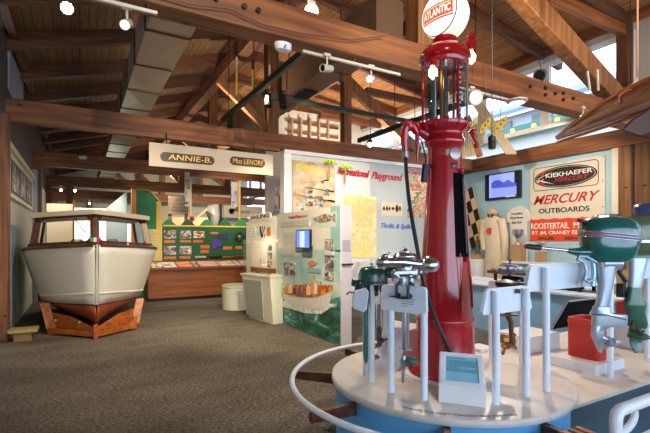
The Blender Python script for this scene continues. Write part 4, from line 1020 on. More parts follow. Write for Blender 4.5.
def rimw(u, w):
    t = math.radians(207)+u/(PR-.06); r = PR-.045-w*0-(.022-w) * 1.0 if False else PR-.05-(w)
    return C0+V((r*math.cos(t), r*math.sin(t), ZP+.0015))
# letters face outwards: advancing counter-clockwise, tops toward the centre
text('PLEASE DO NOT TOUCH THE MOTORS', 'rim_lettering', paint('rim_ink2', '#55565a', .5), pf, (0, 0, 0), (1, 0, 0), (0, 1, 0), .70, .024, warp=rimw, depth=.001)
# extended straight deck
dk = thing('display_deck', 'long straight white-topped deck running right from the round platform, slate-blue front', 'platform', (5.4, 2.3, 0))
SLATE = paint('slate_front', '#3b505e', .6)
def deckpoly(y0, y1, x1, z):
    pts = []
    for k in range(13):
        yy = y0+(y1-y0)*k/12; xx = C0.x+math.sqrt(max(0, (PR-.04)**2-(yy-C0.y)**2)); pts.append(V((xx, yy, z)))
    return [V((x1, y0, z))]+pts+[V((x1, y1, z))]
MB().prism(deckpoly(1.70, 3.02, 6.12, 0), (0, 0, .475)).build('base', SLATE, dk, smooth=0)
MB().prism(deckpoly(1.66, 3.05, 6.15, .476), (0, 0, .024)).build('top', TABLEW, dk, smooth=0)
# curved guard rail
rl = thing('curved_guard_rail', 'white tubular rail curving round the platform on dark wooden brackets', 'rail', C0+V((-1.23, -.3, 0)))
RR = 1.235; ZR = .495
pts = [C0+V((RR*math.cos(t), RR*math.sin(t), ZR)) for t in [math.radians(75+ (225)*k/60) for k in range(61)]]
MB().tube(pts, .021, 12).build('tube', paint('rail_white', '#dfe3e8', .35), rl)
for deg, ln in ((97, 1), (139, 1), (182, 1), (225, 1), (265, 1)):
    t = math.radians(deg); d = V((math.cos(t), math.sin(t), 0)); sdir = V((-d.y, d.x, 0))
    a = C0+d*(PR-.02)+V((0, 0, .435)); b = C0+d*(RR+.02)+V((0, 0, .435))
    MB().prism([a-sdir*.022+V((0, 0, -.05)), b-sdir*.022+V((0, 0, -.025)), b-sdir*.022+V((0, 0, .04)), a-sdir*.022+V((0, 0, .04))], sdir*.044).build('bracket', MAHOG, rl, bevel=.004)
# straight white pipe rail at the lower right
pr_ = thing('pipe_rail', 'white pipe handrail with rounded corner in front of the slate deck', 'rail', (3.2, 1.31, 0))
WP = paint('pipe_white', '#e4e8ee', .3, coat=.3)
zt_ = .62
MB().tube([V((2.66, 1.31, 0)), V((2.66, 1.31, zt_-.06)), V((2.665, 1.31, zt_-.03)), V((2.68, 1.31, zt_-.01)), V((2.71, 1.31, zt_)), V((3.4, 1.31, zt_)), V((5.5, 1.31, zt_))], .034, 16).build('top_pipe', WP, pr_)
MB().tube([V((2.68, 1.31, .40)), V((5.5, 1.31, .40))], .026, 12).build('lower_pipe', WP, pr_)
for x in (4.1, 5.4): MB().cyl((x, 1.31, 0), (x, 1.31, zt_), .03, n=14).build('post', WP, pr_)
# slatted bench
bn = thing('slatted_bench', 'reddish slatted wooden bench low in front of the slate deck', 'bench', (2.75, 1.2, 0))
for k in range(5):
    x = 2.32+.062*k; MB().span((x, .6, .455), (x+.045, 1.50, .48)).build('slat', MAHOG if k % 2 else VARN, bn, bevel=.004)
for y in (.75, 1.4):
    MB().span((2.32, y, .41), (2.61, y+.05, .455)).build('crossbar', MAHOG, bn, smooth=0)
    for x in (2.34, 2.56): MB().span((x, y, 0), (x+.04, y+.05, .41)).build('leg', MAHOG, bn, smooth=0)

# ================================================================ FUEL PUMP
G0 = V((2.553, 2.530, ZP))
pump = thing('fuel_pump', 'tall red antique fuel pump with glass cylinder and lit round globe', 'fuel pump', G0)
def z_(y): return 1.6+(240-y)/124
MB().lathe([(.285, ZP), (.285, ZP+.025), (.25, ZP+.05), (.232, ZP+.11), (.226, .9), (.224, .955), (.230, .965), (.230, .985), (.214, 1.0), (.192, 1.35), (.165, 1.75), (.145, 2.05), (.136, 2.25), (.136, 2.34), (.158, 2.36), (.158, 2.40), (.14, 2.42), (.145, 2.46), (.19, 2.49), (.198, 2.50), (.198, 2.53), (.0, 2.53)], V((G0.x, G0.y, 0)), 56).build('column', RED, pump, smooth=50)
MB().lathe([(.33, ZP), (.33, ZP+.012), (.0, ZP+.012)], V((G0.x, G0.y, 0)), 48).build('base_plate', WHITE, pump)
m = MB()
for k in range(10):
    a = 2*PI*k/10; m.cyl(V((G0.x+.275*math.cos(a), G0.y+.275*math.sin(a), ZP+.03)), V((G0.x+.275*math.cos(a), G0.y+.275*math.sin(a), ZP+.05)), .014, n=6)
m.build('base_bolt', RED, pump)
for k in range(14):
    a = 2*PI*k/14; MB().cyl(V((G0.x+.19*math.cos(a), G0.y+.19*math.sin(a), 2.47)), V((G0.x+.19*math.cos(a), G0.y+.19*math.sin(a), 2.545)), .011, n=6).build('flange_bolt', RED, pump)
MB().lathe([(.158, 2.53), (.158, 3.0)], V((G0.x, G0.y, 0)), 40, close=False).build('glass_cylinder', glassmat('pump_glass', '#e8eef2', .10), pump, smooth=60)
for k in range(6):
    a = 2*PI*k/6+.35; q = V((G0.x+.172*math.cos(a), G0.y+.172*math.sin(a), 0))
    MB().cyl(q+V((0, 0, 2.5)), q+V((0, 0, 3.02)), .010, n=8).build('guard_rod', [RED, STEEL][k % 2], pump)
MB().cyl((G0.x, G0.y, 2.53), (G0.x, G0.y, 3.02), .028, n=16).build('inner_pipe', CHROME, pump)
for k in range(2):
    a = 1.2+2.4*k; MB().cyl((G0.x+.07*math.cos(a), G0.y+.07*math.sin(a), 2.53), (G0.x+.07*math.cos(a), G0.y+.07*math.sin(a), 3.02), .012, n=8).build('thin_pipe', BRASS, pump)
gm = MB(); gm.box((G0.x+.06, G0.y-.09, 2.77), (.035, .008, .46), rz=-.5)
gp = gm.build('gallon_scale', paint('scale_dark', '#30343a', .4), pump, smooth=0)
mk = MB()
for k in range(11):
    mk.box((G0.x+.058, G0.y-.097, 2.57+.04*k), (.05 if k % 5 == 0 else .03, .004, .014), rz=-.5)
mk.build('gallon_mark', WHITE, gp, smooth=0)
MB().lathe([(.165, 2.99), (.18, 2.985), (.19, 3.0), (.192, 3.03), (.206, 3.035), (.208, 3.055), (.19, 3.10), (.145, 3.145), (.10, 3.165), (.095, 3.18), (.085, 3.185), (0, 3.185)], V((G0.x, G0.y, 0)), 48).build('cap', RED, pump, smooth=50)
MB().lathe([(.08, 3.18), (.095, 3.19), (.095, 3.215), (.07, 3.235), (0, 3.235)], V((G0.x, G0.y, 0)), 32).build('globe_collar', RED, pump)
# globe: thick lens, facing left of the camera
gc = V((G0.x, G0.y, 3.40)); fd = (-fwd*math.cos(R_ := math.radians(52))-rgt*math.sin(R_)); fd.z = -.02; fd.normalize()
gx, gy, gz = frame(fd); ex = V((0, 0, 1)).cross(fd).normalized(); ey = fd.cross(ex)
GL = emit('globe_milk_glass', '#fff3dc', 1.05, '#f6efe0'); GL2 = emit('globe_side_glass', '#ffe9c0', .95, '#f4e6c8')
gr = .178
prof = [(gr*.95, -.09), (gr, -.07), (gr, .06), (gr*.97, .075), (gr*.95, .078)]
MB().lathe([(0.001, -.115), (gr*.5, -.11), (gr*.8, -.10)]+prof+[(gr*.93, .08), (0.001, .085)], gc, 44, axis=fd, close=False).build('globe', GL2, pump, smooth=50)
lens = [(gr*.92*math.sin(a), .080+.045*(math.cos(a)-math.cos(1.2))/(1-math.cos(1.2))) for a in [0.001+ .12*k for k in range(11)]]
lens = [(gr*.93*(k/10)+.001, .08+.035*(1-(k/10)**2)) for k in range(11)]
gl = MB().lathe(lens, gc, 44, axis=fd, close=False).build('globe_face', GL, pump, smooth=60)
MB().lathe([(gr*.93, .078), (gr*.955, .088), (gr*.975, .078)], gc, 44, axis=fd, close=False).build('globe_ring', paint('ring_dark', '#5a4a38', .5), pump)
def gp_(u, v):  # face coordinates, following the lens
    r = min(1, math.hypot(u, v)/(gr*.93)); return gc+ex*u+ey*v+fd*(.083+.035*(1-r*r))
GR = emit('globe_red', '#f0421c', .8)
def gface(u0, v0, u1, v1, name):
    m = MB(); n = 14; g = []
    for i in range(n+1):
        u = u0+(u1-u0)*i/n; g.append([gp_(u, v0+(v1-v0)*j/4) for j in range(5)])
    m.grid(g); m.build(name, GR, gl, smooth=0, recalc=False, thick=.002)
gface(-.142, -.062, .142, -.050, 'band'); gface(-.142, .050, .142, .062, 'band')
gface(-.142, -.043, .142, .043, 'band_field')
def gwarp(u, w): return gp_(u-.128, w-.03)+fd*.0025
text('ATLANTIC', 'globe_lettering', GL, gl, (0, 0, 0), (1, 0, 0), (0, 1, 0), .256, .06, warp=gwarp, depth=.002, bold=.02)
# small lamps under the cap
for dx, dy in ((-.13, -.16), (.17, .03)):
    q = G0*1.0; q = V((G0.x, G0.y, 0))+rgt*(-.125 if dx < 0 else .205)+fwd*(-.12 if dx < 0 else -.03)
    MB().cyl(q+V((0, 0, 3.16 if dx > 0 else 3.0)), q+V((0, 0, 3.11 if dx > 0 else 2.95)), .03, n=12).build('lamp_holder', RED, pump)
    MB().lathe([(.012, .11), (.034, .07), (.03, .03), (.0, 0)], q+V((0, 0, 3.0 if dx > 0 else 2.845)), 14).build('lamp_bulb', emit('bulb_warm_%d' % (dx > 0), '#ffdca0', 9), pump)
q = V((G0.x, G0.y, 0))+rgt*.2+fwd*-.03
MB().cyl(q+V((0, 0, 3.11)), q+V((0, 0, 3.20)), .036, n=12).cyl(q+V((0, 0, 3.20)), q+V((0, 0, 3.23)), .042, n=12).build('lamp_hood', RED, pump)
MB().bar(q+V((0, 0, 3.14)), V((G0.x, G0.y, 3.13)), .03, .03).build('lamp_arm', RED, pump)
# sight gauge panel and emblem on the column, turned to the right
def pc_(ang, z, r):  # point on the column surface; ang from the camera direction towards the right
    d = (-fwd*math.cos(ang)+rgt*math.sin(ang)); return V((G0.x, G0.y, 0))+d*r+V((0, 0, z))
def rz_(z):
    P_ = [(1.0, .214), (1.35, .192), (1.75, .165), (2.05, .145), (2.25, .136), (2.34, .136)]
    for (za_, ra), (zb2, rb) in zip(P_, P_[1:]):
        if za_ <= z <= zb2: return ra+(rb-ra)*(z-za_)/(zb2-za_)
    return .136
g = [[pc_(a, z, rz_(z)+.004) for a in (.2, .4, .6, .8, .98)] for z in [1.47+.65*k/10 for k in range(11)]]
gg = MB().grid(g).build('gauge_plate', paint('gauge_black', '#050506', .9, spec=.1), pump, recalc=False, thick=.012, smooth=0)
MB().tube([pc_(.66, 1.5+.058*k, rz_(1.5+.058*k)+.022) for k in range(11)], .008, 8).build('sight_tube', paint('gauge_grey', '#24262a', .3), gg)
for z in (1.45, 2.14): MB().ball(pc_(.7, z, rz_(max(1.0, z))+.012), .022, 10).build('gauge_fitting', RED, pump)
MB().lathe([(.048, 0), (.048, .01), (.03, .016), (0, .016)], pc_(.30, 2.27, .138), 24, axis=pc_(.30, 0, 1)-V((G0.x, G0.y, 0))).build('round_emblem', paint('emblem_silver', '#a8a09a', .35, .5), pump)
g = [[pc_(a, z, .139) for a in (.05, .2, .4, .55)] for z in (2.15, 2.20)]
MB().grid(g).build('maker_plate', paint('maker_plate', '#8c4a4c', .4, .3), pump, recalc=False, thick=.004)
MB().tube([pc_(.35, 1.05, .224), pc_(.3, 1.5, .21)], .004, 6).build('seam_rod', RED, pump)
pn_ = MB()
for (z0, z1, r) in ((1.0, 1.35, .01),): pn_.tube([pc_(1.1, .98+.1*k, rz_(.98+.1*k)+.006) for k in range(12)], .008, 6)
pn_.build('door_edge', RED, pump)
m = MB(); m.bar(pc_(1.15, 2.45, .19), pc_(1.2, 2.33, .25), .03, .02); m.ball(pc_(1.2, 2.45, .22), .026, 10); m.ball(pc_(1.2, 2.34, .24), .022, 10)
m.build('side_valve', RED, pump)
# spout, nozzle, hose
hg = V((G0.x, G0.y, 0))
def pw_(px, py, dd=0): return atd(px, py, 3.47+dd)
MB().tube([pw_(428, 136, 0), pw_(419, 130, -.02), pw_(413, 129, -.03)], .03, 12, rs=[.045, .035, .03]).build('outlet_arm', RED, pump)
MB().lathe([(.0, 0), (.034, 0), (.034, .05), (.02, .07), (0, .07)], pw_(418, 131, -.03), 14).build('valve_bonnet', RED, pump)
nz = MB(); nz.tube([pw_(417, 133, -.04), pw_(413, 126, -.05), pw_(408, 124, -.05), pw_(404.5, 130, -.05), pw_(404.5, 142, -.05), pw_(405.3, 152, -.05)], .026, 12, rs=[.028, .036, .042, .036, .032, .024])
nz.ball(pw_(409.5, 126, -.05), .045, 14)
nz.build('nozzle', RED, pump, smooth=60)
MB().tube([pw_(417, 133, -.06), pw_(417.5, 150, -.06), pw_(417, 162, -.06)], .012, 10, rs=[.018, .014, .009]).build('nozzle_spout', RED, pump)
MB().tube([pw_(405.3, 152, -.05), pw_(405.6, 158, -.05)], .026, 12).build('hose_coupling', STEEL, pump)
hose = [(405.6, 157), (406.5, 175), (409, 200), (413, 225), (417.5, 250), (422, 275), (429, 300), (438, 325), (447, 345), (456, 362)]
MB().tube([pw_(x, y, -.06-.22*min(1, i/5)) for i, (x, y) in enumerate(hose)], .0155, 12).build('hose', RUBBER, pump, smooth=60)
MB().tube([pw_(421, 140, -.02), pw_(424, 150, -.06), pw_(426, 162, -.06), pw_(424, 172, -.08), pw_(423, 182, -.1)], .006, 8).build('hanging_chain', BLACKM, pump)
m = MB(); m.bar(pw_(426, 164, -.1), pw_(424, 182, -.1), .03, .05); m.bar(pw_(427, 166, -.08), pw_(433, 166, -.05), .03, .03)
m.build('nozzle_hook', BLACKM, pump, bevel=.004)

# white plinth wedge behind the pump
wp = thing('white_wedge_plinth', 'low white wedge plinth just behind the left of the fuel pump', 'plinth', (2.35, 2.95, ZP))
a = onZ(398, 358, ZP); 
MB().hexa([V((2.270, 2.770, ZP)), V((2.640, 2.870, ZP)), V((2.560, 3.170, ZP)), V((2.190, 3.020, ZP)), V((2.420, 2.810, ZP+.30)), V((2.640, 2.870, ZP+.32)), V((2.560, 3.170, ZP+.32)), V((2.360, 3.070, ZP+.30))]).build('wedge', paint('wedge_lilac_white', '#d9d2dc', .5), wp, bevel=.004)

# sloped reading stand in front
st = thing('reading_stand', 'white sloped stand holding a pale blue text card in front of the pump', 'sign stand', onZ(461, 404, ZP))
A, B = onZ(438.5, 402, ZP), onZ(486.5, 408, ZP)
e = (B-A); e.z = 0; L = e.length; e.normalize(); nb = V((-e.y, e.x, 0)); nb = nb if nb.dot(fwd) > 0 else -nb
def T(u, v, z): return A+e*(u*L)+nb*v+V((0, 0, z))
MB().hexa([T(0, 0, 0), T(1, 0, 0), T(1, .17, 0), T(0, .17, 0), T(0, .0, .115), T(1, .0, .115), T(.92, .15, .30), T(-.02, .15, .30)]).build('body', WHITE, st, bevel=.004)
f0, f1, f2, f3 = T(0, 0, .115), T(1, 0, .115), T(.92, .15, .30), T(-.02, .15, .30)
def Fp(u, v, o=0):
    n_ = (f1-f0).cross(f3-f0).normalized(); n_ = n_ if n_.z > 0 else -n_
    return (f0.lerp(f1, u)).lerp(f3.lerp(f2, u), v)+n_*o
m = MB()
for (u0, v0, u1, v1) in ((.03, .03, .97, .14), (.03, .86, .97, .97), (.03, .14, .15, .86), (.87, .14, .97, .86)):
    m.hexa([Fp(u0, v0), Fp(u1, v0), Fp(u1, v1), Fp(u0, v1), Fp(u0, v0, .012), Fp(u1, v0, .012), Fp(u1, v1, .012), Fp(u0, v1, .012)])
m.build('rim', WHITE, st, bevel=.002)
cd = MB().hexa([Fp(.13, .12), Fp(.89, .12), Fp(.89, .88), Fp(.13, .88), Fp(.13, .12, .004), Fp(.89, .12, .004), Fp(.89, .88, .004), Fp(.13, .88, .004)]).build('card', paint('card_blue', '#84c2d6', .5, var=.1, scale=9), st, smooth=0)
INKB = paint('card_ink', '#3f7c94', .5)
m = MB(); random.seed(5)
for k in range(13):
    v = .80-.032*k; u = .17
    ue = .60 if k == 0 else (.84 if k not in (8, 9) else .45)
    if k == 1: continue
    while u < ue:
        w_ = random.uniform(.03, .08); m.prism([Fp(u, v, .0045), Fp(min(u+w_, ue), v, .0045), Fp(min(u+w_, ue), v+.014, .0045), Fp(u, v+.014, .0045)], V((0, 0, .0008))); u += w_+.015
m.build('card_text', INKB, cd, smooth=0)

# ================================================================ MOTOR STANDS ON THE PLATFORM
STW = paint('stand_white', '#dfe6f0', .4)
def tube_post(p, ztop, r=.0245, z0=None):
    return MB().cyl((p[0], p[1], ZP if z0 is None else z0), (p[0], p[1], ztop), r, n=20)
def board_poly(a, b, z0, z1, ov=.06, taper=.05, n=None, th=.03, cor=.03, ovr=None, back=0):
    ovr = ov if ovr is None else ovr
    """tapered rounded board between two posts"""
    a, b = V((a[0], a[1], 0)), V((b[0], b[1], 0)); e_ = (b-a).normalized(); n_ = V((-e_.y, e_.x, 0)); L_ = (b-a).length
    Q4 = [(-ov, z0), (L_+ovr, z0), (L_+ovr-taper, z1), (-ov+taper, z1)]; out = []
    for i, (x, z) in enumerate(Q4):
        c = V((x, z)); pv = V(Q4[i-1]); nx = V(Q4[(i+1) % 4]); d1 = (pv-c).normalized(); d2 = (nx-c).normalized()
        for k in range(5):
            t = k/4; q = (c+d1*cor)*(1-t)**2+c*2*t*(1-t)+(c+d2*cor)*t*t; out.append(a+e_*q.x+V((0, 0, q.y)))
    n_ = n_ if n_.dot(fwd) > 0 else -n_; return MB().prism([q-n_*th/2+n_*back for q in out], n_*th)
def stand(label, a, b, z0, z1, group=None, pa=None, pb=None, za=None, zb=None, **kw):
    s_ = thing('motor_stand', label, 'stand', ((a[0]+b[0])/2, (a[1]+b[1])/2, min(ZP if za is None else za, ZP if zb is None else zb)))
    tube_post(a, pa or z0+.02, z0=za).build('post', STW, s_); tube_post(b, pb or z0+.02, z0=zb).build('post', STW, s_)
    board_poly(a, b, z0, z1, **kw).build('board', STW, s_, bevel=.004)
    return s_
P1, P2, P3, P4 = (1.97, 2.80), (1.905, 2.635), (1.905, 2.40), (2.01, 2.18)
P5, P5b = (2.33, 3.01), (2.60, 3.08)
P6, P7 = (2.36, 1.885), (2.67, 1.885)
P8, P10 = (2.88, 1.875), (3.70, 1.865)
P9, P9b = (3.26, 2.34), (3.22, 2.62)
sA = stand('white stand with tilted board under the dark green round motor, behind the rail bend', P1, P2, 1.10, 1.28, ov=.05, taper=.03)
sB = stand('white two-post stand carrying the polished twin-bulb motor, nearest the blue drum', P3, P4, 1.10, 1.285, pa=1.11, pb=1.11, ov=.075, ovr=.025, taper=.005)
tb_ = MB()
ea = V((P4[0]-P3[0], P4[1]-P3[1], 0)); Lb = ea.length; ea.normalize(); nout = V((ea.y, -ea.x, 0)); nout = nout if nout.dot(fwd) < 0 else -nout
text('GRAY', 'board_label', INKB, sB, V((P3[0], P3[1], 1.215))+ea*.06+nout*.016, ea, (0, 0, 1), .05, .008) if False else None
m = MB()
for k in range(5):
    q = V((P3[0], P3[1], 1.145+.016*k))+ea*.085+nout*.016; w_ = (.05, .09, .09, .10, .07)[k]
    m.prism([q, q+ea*w_, q+ea*w_+V((0, 0, .004)), q+V((0, 0, .004))], nout*.0015)
m.build('board_text', paint('board_ink', '#6a7080', .5), sB, smooth=0)
sC = stand('white two-post stand with brown propeller leg hanging from it, right of the reading stand', P6, P7, 1.11, 1.28, pa=1.268, pb=1.268, ov=.10, ovr=.11, back=.04, taper=.05)
sD = stand('tall white stand whose long board carries the big green outboard', P8, P10, 1.235, 1.425, pa=1.405, pb=1.38, zb=.5, ov=.17, back=.05, taper=.05)
sE = stand('white stand half hidden behind the fuel pump on its left', P5, P5b, 1.10, 1.26, ov=.05, taper=.02)
sF = stand('white stand seen edge-on behind the right edge of the brown-leg stand', P9, P9b, 1.08, 1.24, ov=.04, taper=.02)

def prop(mb, c, axis, r, n=3, th=.012, w=.6, hub=.3, pitch=.5):
    c = V(c); x, y, z = frame(V(axis))
    mb.lathe([(r*hub*.6, -r*.45), (r*hub, -r*.3), (r*hub, r*.3), (r*hub*.55, r*.55), (.001, r*.7)], c, 14, axis=z)
    for k in range(n):
        a = 2*PI*k/n; er = x*math.cos(a)+y*math.sin(a); et = -x*math.sin(a)+y*math.cos(a); g = []
        for i in range(6):
            u = i/5; rad = r*(hub*.8+(1-hub*.8)*u); ww = r*w*math.sin(PI*(.22+.74*u))**.8
            d = et*math.cos(pitch*(1.6-u))+z*math.sin(pitch*(1.6-u))
            g.append([c+er*rad-d*ww*.5, c+er*(rad+.02*r), c+er*rad+d*ww*.5])
        top = [[p+z*th/2 for p in row] for row in g]; bot_ = [[p-z*th/2 for p in row] for row in g]
        for j in range(5):
            for h in range(2):
                mb.hexa([bot_[j][h], bot_[j][h+1], bot_[j+1][h+1], bot_[j+1][h], top[j][h], top[j][h+1], top[j+1][h+1], top[j+1][h]])
    return mb
def clampset(root, a, nout, z, mat, w=.10, h=.12):
    """two screw clamps hooked over a board at point a (on the board centre line)"""
    e_ = V((-nout.y, nout.x, 0))
    for k in (-1, 1):
        q = a+e_*k*w/2
        MB().tube([q-nout*.035+V((0, 0, z-h*.6)), q-nout*.035+V((0, 0, z+.015)), q+V((0, 0, z+.03)), q+nout*.045+V((0, 0, z+.015)), q+nout*.05+V((0, 0, z-h*.55))], .011, 8).build('clamp_bracket', mat, root)
        s_ = MB(); s_.cyl(q+nout*.085+V((0, 0, z-h*.45)), q+nout*.018+V((0, 0, z-h*.45)), .007, n=8); s_.bar(q+nout*.09+V((0, 0, z-h*.45))-e_*.03, q+nout*.09+V((0, 0, z-h*.45))+e_*.03, .008, .01); s_.cyl(q+nout*.02+V((0, 0, z-h*.45)), q+nout*.0155+V((0, 0, z-h*.45)), .018, n=12)
        s_.build('clamp_screw', mat, root)
    MB().bar(a+nout*.05-e_*w*.5+V((0, 0, z-h*.55)), a+nout*.05+e_*w*.5+V((0, 0, z-h*.55)), .012, .012).build('clamp_tie', mat, root)

# --- polished twin motor on stand B
mid = V(((P3[0]+P4[0])/2, (P3[1]+P4[1])/2, 0)); nin = -nout
cm = thing('outboard_motor', 'polished aluminium twin outboard with bulb ends and flywheel top, on front stand', 'outboard motor', mid+V((0, 0, .6)))
def D(px, py, d=3.0): return atd(px, py, d)
dch = (mid+nin*.06).dot(fwd)
ax_l, ax_r = D(384, 262.5, dch), D(428, 265, dch)
MB().tube([ax_l, D(392, 262, dch), D(402, 262, dch), D(414, 263.5, dch), ax_r], .04, 18, rs=[.036, .034, .048, .036, .034]).build('tank_body', CHROME, cm, smooth=60)
MB().ball(D(383.5, 262, dch), (.052, .052, .048), 22).build('tank_end', CHROME, cm)
MB().ball(D(429.5, 265, dch), (.070, .070, .062), 24).build('tank_end', CHROME, cm)
m = MB(); m.ball(D(385, 256, dch), .02, 12); m.cyl(D(383, 262, dch), D(384, 253, dch), .008, n=8); m.cyl(D(388, 262, dch), D(389, 254, dch), .007, n=8); m.ball(D(389, 253.5, dch), .012, 10)
m.build('filler_cap', CHROME, cm)
fc = D(405, 257.5, dch); 
MB().lathe([(.078, -.015), (.085, 0), (.085, .012), (.07, .026), (.068, .030), (.045, .034), (.043, .045), (.02, .05), (.014, .062), (.016, .068), (0, .072)], fc, 32).build('flywheel', CHROME, cm, smooth=40)
MB().lathe([(.052, -.07), (.06, -.05), (.06, -.01), (.05, 0)], D(405, 270, dch)+V((0, 0, .03)), 20).build('crankcase', CHROME, cm)
for px in (395, 414): MB().cyl(D(404, 273, dch), D(px, 274, dch), .026, n=14).lathe([(.032, -.01), (.032, .01)], D(px, 274, dch), 14, axis=rgt).build('cylinder', STEEL, cm)
m = MB(); m.ball(D(420, 272, dch-.05), .022, 12); m.cyl(D(420, 270, dch-.05), D(417, 279, dch-.05), .010, n=8); m.ball(D(410, 276, dch-.06), .018, 10); m.bar(D(394, 270, dch-.05), D(399, 277, dch-.05), .012, .012)
m.bar(D(420, 272, dch-.05), D(394, 273, dch-.05), .02, .02); m.build('carburettor', STEEL, cm)
MB().tube([D(398, 268, dch-.06), D(392, 275, dch-.07), D(393, 281, dch-.05)], .005, 6).build('fuel_line', BRASS, cm)
MB().cyl(D(403, 278, dch), D(403, 292, dch), .03, n=16).cyl(D(411, 272, dch+.06), D(411, 292, dch+.06), .022, n=12).build('swivel_head', STEEL, cm)
clampset(cm, mid-ea*.015, nout, 1.275, paint('clamp_dark', '#3a4658', .35, .6), .085, .13)
lg0, lg1 = D(404.5, 288, dch), D(404.5, 350, dch)
MB().tube([lg0, lg1], .02, 16).build('leg_tube', CHROME, cm)
MB().tube([D(408.5, 292, dch), D(408.0, 350, dch)], .009, 10).build('exhaust_tube', STEEL, cm)
m = MB(); m.ball(D(403.6, 361, dch), (.02, .02, .055), 14); m.bar(D(399, 348.5, dch), D(412, 350, dch), .03, .008)
m.loft([[D(401.5+dx, y, dch+dd) for dx, dd in ((0, 0), (2.2, -.006), (4.4-s2, 0), (2.2, .006))] for y, s2 in ((364, 0), (374, 1), (383, 2.2))])
m.build('gear_case', STEEL, cm, smooth=50)
MB().cyl(D(403, 361, dch), D(400, 362, dch), .015, n=12).build('bevel_cap', STEEL, cm)
prop(MB(), D(409.5, 361, dch), rgt*.9-fwd*.4, .10, 2, pitch=.8).build('propeller', paint('prop_patina', '#5c7470', .4, .5), cm, smooth=40)

# --- dark green round motor on stand A
mA = V(((P1[0]+P2[0])/2, (P1[1]+P2[1])/2, 0)); dg = 3.28
gmr = thing('outboard_motor', 'dark green outboard with round domed flywheel cover behind the polished one', 'outboard motor', mA+V((0, 0, .6)))
fc = D(373, 275, dg)
MB().lathe([(.10, -.055), (.112, -.045), (.112, .0), (.108, .02), (.098, .042), (.085, .058), (.045, .066), (0, .068)], fc, 36).build('flywheel_cover', TEALD, gmr, smooth=45)
MB().lathe([(.018, .066), (.018, .075), (.026, .078), (.026, .088), (.012, .095), (0, .097)], fc, 16).build('starter_nut', CHROME, gmr)
MB().lathe([(.118, -.064), (.122, -.058), (.118, -.05)], fc, 36).build('cover_lip', CHROME, gmr)
tkk = D(391.5, 272, dg-.02); MB().tube([D(380, 273, dg), tkk, D(399, 272.5, dg-.02)], .04, 16, rs=[.035, .05, .042]).build('fuel_tank', TEALD, gmr, smooth=60)
MB().cyl(tkk+V((-.02, -.04, 0))-fwd*.03, tkk-fwd*.06, .016, n=12).build('tank_cap', STEEL, gmr)
m = MB(); m.box(D(363.5, 290, dg), (.12, .09, .10), rz=.3); m.cyl(D(372, 282, dg), D(372, 296, dg), .05, n=16); m.box(D(357, 283, dg), (.09, .05, .05), rz=.3)
m.build('powerhead', TEALD, gmr, bevel=.012)
for px in (362, 377, 381): MB().cyl(D(px, 282, dg-.08), D(px, 292, dg-.08), .01, n=8).build('spark_lead', BLACK, gmr)
m = MB(); m.tube([D(362, 281, dg-.06), D(355, 283, dg-.08), D(352, 279, dg-.08)], .006, 6); m.tube([D(355, 293, dg-.07), D(349, 292, dg-.09), D(346.5, 294.5, dg-.1)], .006, 6)
m.build('throttle_lever', BLACKM, gmr)
MB().bar(D(366, 296, dg), V((mA.x, mA.y, 1.25)), .03, .03).build('transom_bracket', TEALD, gmr)
sb_ = MB(); sb_.prism([D(355, 291, 3.1), D(366, 288, 3.05), D(369, 292, 3.05), D(367, 309, 3.05), D(364, 312.5, 3.05), D(353.5, 309, 3.1), D(352.5, 303, 3.1)], fwd*.03)
sb_.build('clamp_board', STW, gmr, bevel=.006)
MB().loft([[D(366+ox, y, dg+oy) for ox, oy in ((-w_, 0), (-w_*.5, -.02), (w_*.6, -.02), (w_, 0), (w_*.6, .02), (-w_*.5, .02))] for y, ox0, w_ in ((296, 0, 3.0), (320, 0, 2.6), (340, 0, 2.4), (352, 0, 3.2), (358, 0, 2.6), (364, 0, .8))]).build('leg', paint('leg_teal', '#2c7470', .3, .2, coat=.4), gmr, smooth=50)
prop(MB(), D(375, 357, dg+.02), rgt*.95-fwd*.2, .055, 2, pitch=.8).build('propeller', paint('prop_copper', '#6a4a3c', .4, .6), gmr, smooth=40)
MB().cyl(D(367, 357, dg), D(374, 357, dg), .014, n=10).build('prop_shaft', BRASS, gmr)

# --- small chrome motor behind (only the lower leg shows)
bm_ = thing('outboard_motor', 'small outboard with two chrome tubes and dark propeller, far back-left', 'outboard motor', (2.2, 2.95, .8))
db = 3.72
for px in (376.5, 381): MB().cyl(D(px, 290, db), D(px, 328, db), .009, n=10).build('leg_tube', CHROME, bm_)
m = MB(); m.box(D(379, 281, db), (.14, .12, .13), rz=.4); m.cyl(D(379, 290, db), D(379, 283, db), .05, n=14); m.build('powerhead', STEEL, bm_, bevel=.02)
MB().bar(D(379, 284, db), V((2.45, 3.04, 1.22)), .03, .03).build('transom_bracket', STEEL, bm_)
m = MB(); m.cyl(D(379, 326, db), D(379, 342, db), .02, n=12); m.ball(D(379, 334, db), (.022, .022, .035), 12); m.build('gear_case', paint('dark_bronze', '#4a5048', .4, .6), bm_)
prop(MB(), D(381, 340, db-.02), -fwd*.8+rgt*.5, .07, 3, pitch=.7).build('propeller', bpy.data.materials['dark_bronze'], bm_, smooth=40)

